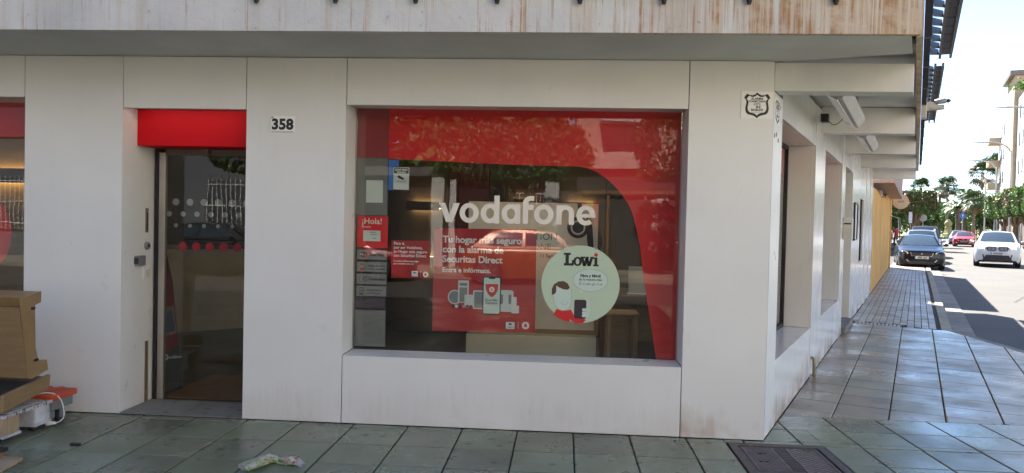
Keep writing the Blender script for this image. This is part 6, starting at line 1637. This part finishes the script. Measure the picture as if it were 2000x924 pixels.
ob = thing('brick_house', 'brick house with cream band and balconies across the front street', 'building', (4, -13.2, 0))
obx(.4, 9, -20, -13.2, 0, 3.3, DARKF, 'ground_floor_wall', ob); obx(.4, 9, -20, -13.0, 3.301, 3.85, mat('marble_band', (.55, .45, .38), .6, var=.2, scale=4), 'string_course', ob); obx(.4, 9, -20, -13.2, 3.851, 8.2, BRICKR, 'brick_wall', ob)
obx(.2, 9.2, -20, -12.9, 8.201, 8.5, RENDERW, 'cornice', ob)
for k in range(3):
    x = 1.4 + k * 2.7
    wq = obx(x, x + 1.3, -13.199, -13.12, 5.0, 6.9, SHUT, 'window', ob); obx(x + .08, x + 1.22, -13.119, -13.10, 5.08, 6.82, WINGL, 'window_pane', wq)
    bq = obx(x - .3, x + 1.6, -13.199, -12.3, 4.75, 4.9, RENDERW, 'balcony', ob)
    for j in range(10): build(MB().cyl((x - .25 + j * .2, -12.35, 4.9), (x - .25 + j * .2, -12.35, 5.8), .012, .012, 6), 'baluster', BLACKM, bq)
    build(MB().box(x - .3, x + 1.6, -12.37, -12.33, 5.801, 5.84), 'handrail', BLACKM, bq)
FRAMEB = mat('timber_shopfront', (.25, .13, .06), .6)
for x in (1.4, 2.6, 3.9, 5.6): obx(x, x + .1, -13.199, -13.1, 0, 2.5, FRAMEB, 'timber_post', ob)
obx(.6, 6, -13.099, -13.05, 2.5, 2.6, FRAMEB, 'timber_beam', ob)
rn = random.Random(21)
for k in range(26):
    x = 2.75 + rn.random() * 1.0; z = .5 + rn.random() * 1.8
    obx(x, x + .1 + .12 * rn.random(), -13.199, -13.15 - .02 * rn.random(), z, z + .1 + .15 * rn.random(), rn.choice((INKR, INKR, WHITEP, SIGNW)), 'hanging_goods', ob)
fl_ = thing('hanging_flag', 'yellow and red flag hanging at the shopfront across the front street', 'flag', (.85, -13.1, 1.4))
for x0, x1, m_ in ((.62, .75, INKR), (.751, 1.0, mat('yellow_cloth', (.65, .5, .02), .7)), (1.001, 1.14, INKR)): obx(x0, x1, -13.14, -13.12, 1.35, 2.25, m_, 'cloth_band', fl_)

CREAMW = mat('cream_render', (.74, .67, .55), .85, var=.05)
ch_ = thing('cream_bounce_house', 'unseen tall cream house added across the front street to bounce warm light', 'building', (18, -12, 0))  # added out of view; its sunlit wall bounces warm light to the front
obx(9.02, 34, -22, -11.2, 0, 15.5, CREAMW, 'wall', ch_); obx(8.8, 34.2, -22, -10.9, 15.501, 15.9, RENDERW, 'cornice', ch_)
for f_ in range(4):
    for k in range(7):
        x = 10.2 + k * 3.3; z = .5 + f_ * 3.3
        wq = obx(x, x + 1.2, -11.199, -11.12, z + .6, z + 2.2, SHUT, 'window', ch_); obx(x + .1, x + 1.1, -11.119, -11.10, z + .7, z + 2.1, WINGL, 'window_pane', wq)
SLATEW = mat('slate_render', (.13, .14, .155), .8, var=.08)
lh = thing('sky_blocking_house', 'slate grey house with grilled ground floor windows, made tall and dark to block sky at the left', 'building', (-24, -12.6, 0))  # height and dark colour chosen to block low sky light at the left
obx(-50, -8.45, -22, -12.6, 0, 13.0, SLATEW, 'wall', lh); obx(-50.2, -8.42, -22, -12.4, 13.001, 13.3, SLATEW, 'cornice', lh)
for f_ in range(4):
    for k in range(11):
        x = -48 + k * 3.6; z = .6 + f_ * 3.1
        wq = obx(x, x + 1.9, -12.599, -12.53, z + .3, z + 2.1, SHUT, 'window', lh); obx(x + .08, x + 1.82, -12.529, -12.51, z + .38, z + 2.02, WINGL, 'window_pane', wq)
        if f_ == 0:
            for j in range(12): obx(x + .05 + j * .16, x + .066 + j * .16, -12.509, -12.49, z + .3, z + 2.1, SIGNW, 'grille_bar', wq)
            for zz in (.5, 1.2, 1.9): obx(x, x + 1.9, -12.489, -12.48, z + zz, z + zz + .025, SIGNW, 'grille_rail', wq)

# ================================================================== PEOPLE
def person(label, loc, rz, H, top, bottom, hair, pose='stand', group=None, skin=(.42, .25, .17)):
    k = H / 1.75
    J = {'pelvis': (0, 0, .95), 'waist': (0, .01, 1.08), 'chest': (0, 0, 1.30), 'neck': (0, .01, 1.47), 'head0': (0, -.01, 1.56), 'head1': (0, -.01, 1.68), 'top': (0, 0, 1.735)}
    for sg, n_ in ((-1, 'l'), (1, 'r')):
        J['sh' + n_] = (sg * .185, .01, 1.42)
        if pose == 'phone':
            J['el' + n_] = (sg * .25, -.10, 1.17); J['wr' + n_] = (sg * .10, -.30, 1.36); J['ha' + n_] = (sg * .05, -.36, 1.44)
        else:
            J['el' + n_] = (sg * .24, .03, 1.14); J['wr' + n_] = (sg * .25, -.04, .90); J['ha' + n_] = (sg * .25, -.06, .81)
        J['hip' + n_] = (sg * .10, 0, .90); J['kn' + n_] = (sg * .11, -.02, .50); J['an' + n_] = (sg * .115, .03, .09); J['to' + n_] = (sg * .13, -.15, .035)
    rad = {'pelvis': .15, 'waist': .135, 'chest': .16, 'neck': .06, 'head0': .075, 'head1': .098, 'top': .06}
    for n_ in 'lr': rad.update({'sh' + n_: .072, 'el' + n_: .046, 'wr' + n_: .032, 'ha' + n_: .036, 'hip' + n_: .098, 'kn' + n_: .062, 'an' + n_: .042, 'to' + n_: .036})
    E_ = [('pelvis', 'waist'), ('waist', 'chest'), ('chest', 'neck'), ('neck', 'head0'), ('head0', 'head1'), ('head1', 'top')]
    for n_ in 'lr': E_ += [('chest', 'sh' + n_), ('sh' + n_, 'el' + n_), ('el' + n_, 'wr' + n_), ('wr' + n_, 'ha' + n_), ('pelvis', 'hip' + n_), ('hip' + n_, 'kn' + n_), ('kn' + n_, 'an' + n_), ('an' + n_, 'to' + n_)]
    names = list(J); me = bpy.data.meshes.new('person')
    me.from_pydata([tuple(c * k for c in J[n_]) for n_ in names], [(names.index(a), names.index(b)) for a, b in E_], [])
    ob_ = bpy.data.objects.new('tmp', me); COL.objects.link(ob_)
    md = ob_.modifiers.new('skin', 'SKIN'); md.use_smooth_shade = True
    sub = ob_.modifiers.new('sub', 'SUBSURF'); sub.levels = 2; sub.render_levels = 2
    for i, n_ in enumerate(names):
        sv = me.skin_vertices[0].data[i]; r = rad[n_] * k; sv.radius = (r, r * (.72 if n_ in ('chest', 'pelvis', 'waist') else 1)); sv.use_root = n_ == 'pelvis'
    dg = bpy.context.evaluated_depsgraph_get(); dg.update()
    m2 = bpy.data.meshes.new_from_object(ob_.evaluated_get(dg))
    bpy.data.objects.remove(ob_)
    SK = mat('skin', skin, .55, var=.05)
    for m_ in (top, bottom, SK, RUBBER): m2.materials.append(m_)
    for p in m2.polygons:
        c_ = p.center / k; p.use_smooth = True
        hand = (abs(c_.x) < .12 and c_.y < -.27 and c_.z < 1.5) if pose == 'phone' else (abs(c_.x) > .19 and c_.z < .92)
        p.material_index = 2 if (c_.z > 1.49 or hand) else (0 if c_.z > .97 or abs(c_.x) > .205 and c_.z > .85 else (3 if c_.z < .10 else 1))
    root = thing('person', label, 'person', loc, group, local=True); root.rotation_euler = (0, 0, rz)
    body = bpy.data.objects.new('body', m2); link(body, root)
    hm = MB(); hm.ball((0, .018 * k, 1.675 * k), (.104 * k, .115 * k, .105 * k), 16, 10); hm.v = [(x, y, z if not (y < -.04 * k and z < 1.68 * k) else z + .0) for x, y, z in hm.v]
    hq = MB(); 
    build(hm, 'hair', hair, root, smooth=60)
    fc = MB(); fc.ball((0, -.105 * k, 1.60 * k), (.016 * k, .022 * k, .026 * k), 8, 6)
    build(fc, 'nose', SK, body, smooth=60)
    for sg in (-1, 1):
        build(MB().ball((sg * .034 * k, -.088 * k, 1.635 * k), (.014 * k, .012 * k, .009 * k), 8, 6), 'eye', INKB, body)
        build(MB().ball((sg * .098 * k, 0, 1.61 * k), (.014 * k, .026 * k, .034 * k), 8, 6), 'ear', SK, body, smooth=60)
        # fingers
        hx, hy, hz = [c_ * k for c_ in J['ha' + ('l' if sg < 0 else 'r')]]
        for f_ in range(4):
            q0 = Vector((hx + sg * .0, hy + (-.027 + f_ * .018) * k, hz - .02 * k)) if pose != 'phone' else Vector((hx, hy - .01 * k, hz + (-.024 + f_ * .017) * k))
            if pose == 'phone': pts = [q0, q0 + Vector((-sg * .02, -.035, .004)) * k, q0 + Vector((-sg * .045, -.028, .008)) * k]
            else: pts = [q0, q0 + Vector((0, -.008, -.045)) * k, q0 + Vector((-sg * .012, -.014, -.078 + abs(f_ - 1.3) * .006)) * k]
            build(MB().tube(pts, [.009 * k, .0085 * k, .007 * k], 7), 'finger', SK, body, smooth=60)
        q0 = Vector((hx, hy - .03 * k, hz + .02 * k)); build(MB().tube([q0, q0 + Vector((-sg * .02, -.03, .0 if pose != 'phone' else .02)) * k, q0 + Vector((-sg * .03, -.04, -.03 if pose != 'phone' else .04)) * k], [.011 * k, .010 * k, .008 * k], 7), 'thumb', SK, body, smooth=60)
    build(MB().tube([(-.022 * k, -.098 * k, 1.56 * k), (0, -.104 * k, 1.557 * k), (.022 * k, -.098 * k, 1.56 * k)], .005 * k, 6), 'mouth', mat('lips', (.30, .12, .10), .5), body)
    return root
HAIRD = mat('dark_hair', (.015, .011, .009), .5); HAIRG = mat('grey_hair', (.18, .17, .16), .6)
JEANS = mat('dark_jeans', (.03, .04, .07), .8); TROU = mat('grey_trousers', (.10, .10, .11), .8)
person('person in a dark jacket photographing the shop, mirrored in the window', (.33, -.42, 0), R(180), 1.78, mat('dark_jacket', (.025, .022, .03), .7), JEANS, HAIRD, 'phone')
GPp = 'people on the left pavement behind the parked cars'
person('person in a red top on the left pavement behind the parked cars', SG(54.5, -.35), R(200) - SA, 1.70, mat('red_top', (.42, .02, .03), .7), TROU, HAIRD, 'stand', GPp)
person('person in a white top between the red and blue tops behind the parked cars', SG(53.0, -.75), R(150) - SA, 1.66, mat('white_top', (.55, .56, .6), .7), JEANS, HAIRG, 'stand', GPp)
person('person in a blue top beside the ochre wall behind the parked cars', SG(51.5, -1.05), R(90) - SA, 1.62, mat('blue_top', (.07, .18, .42), .7), JEANS, HAIRD, 'stand', GPp)
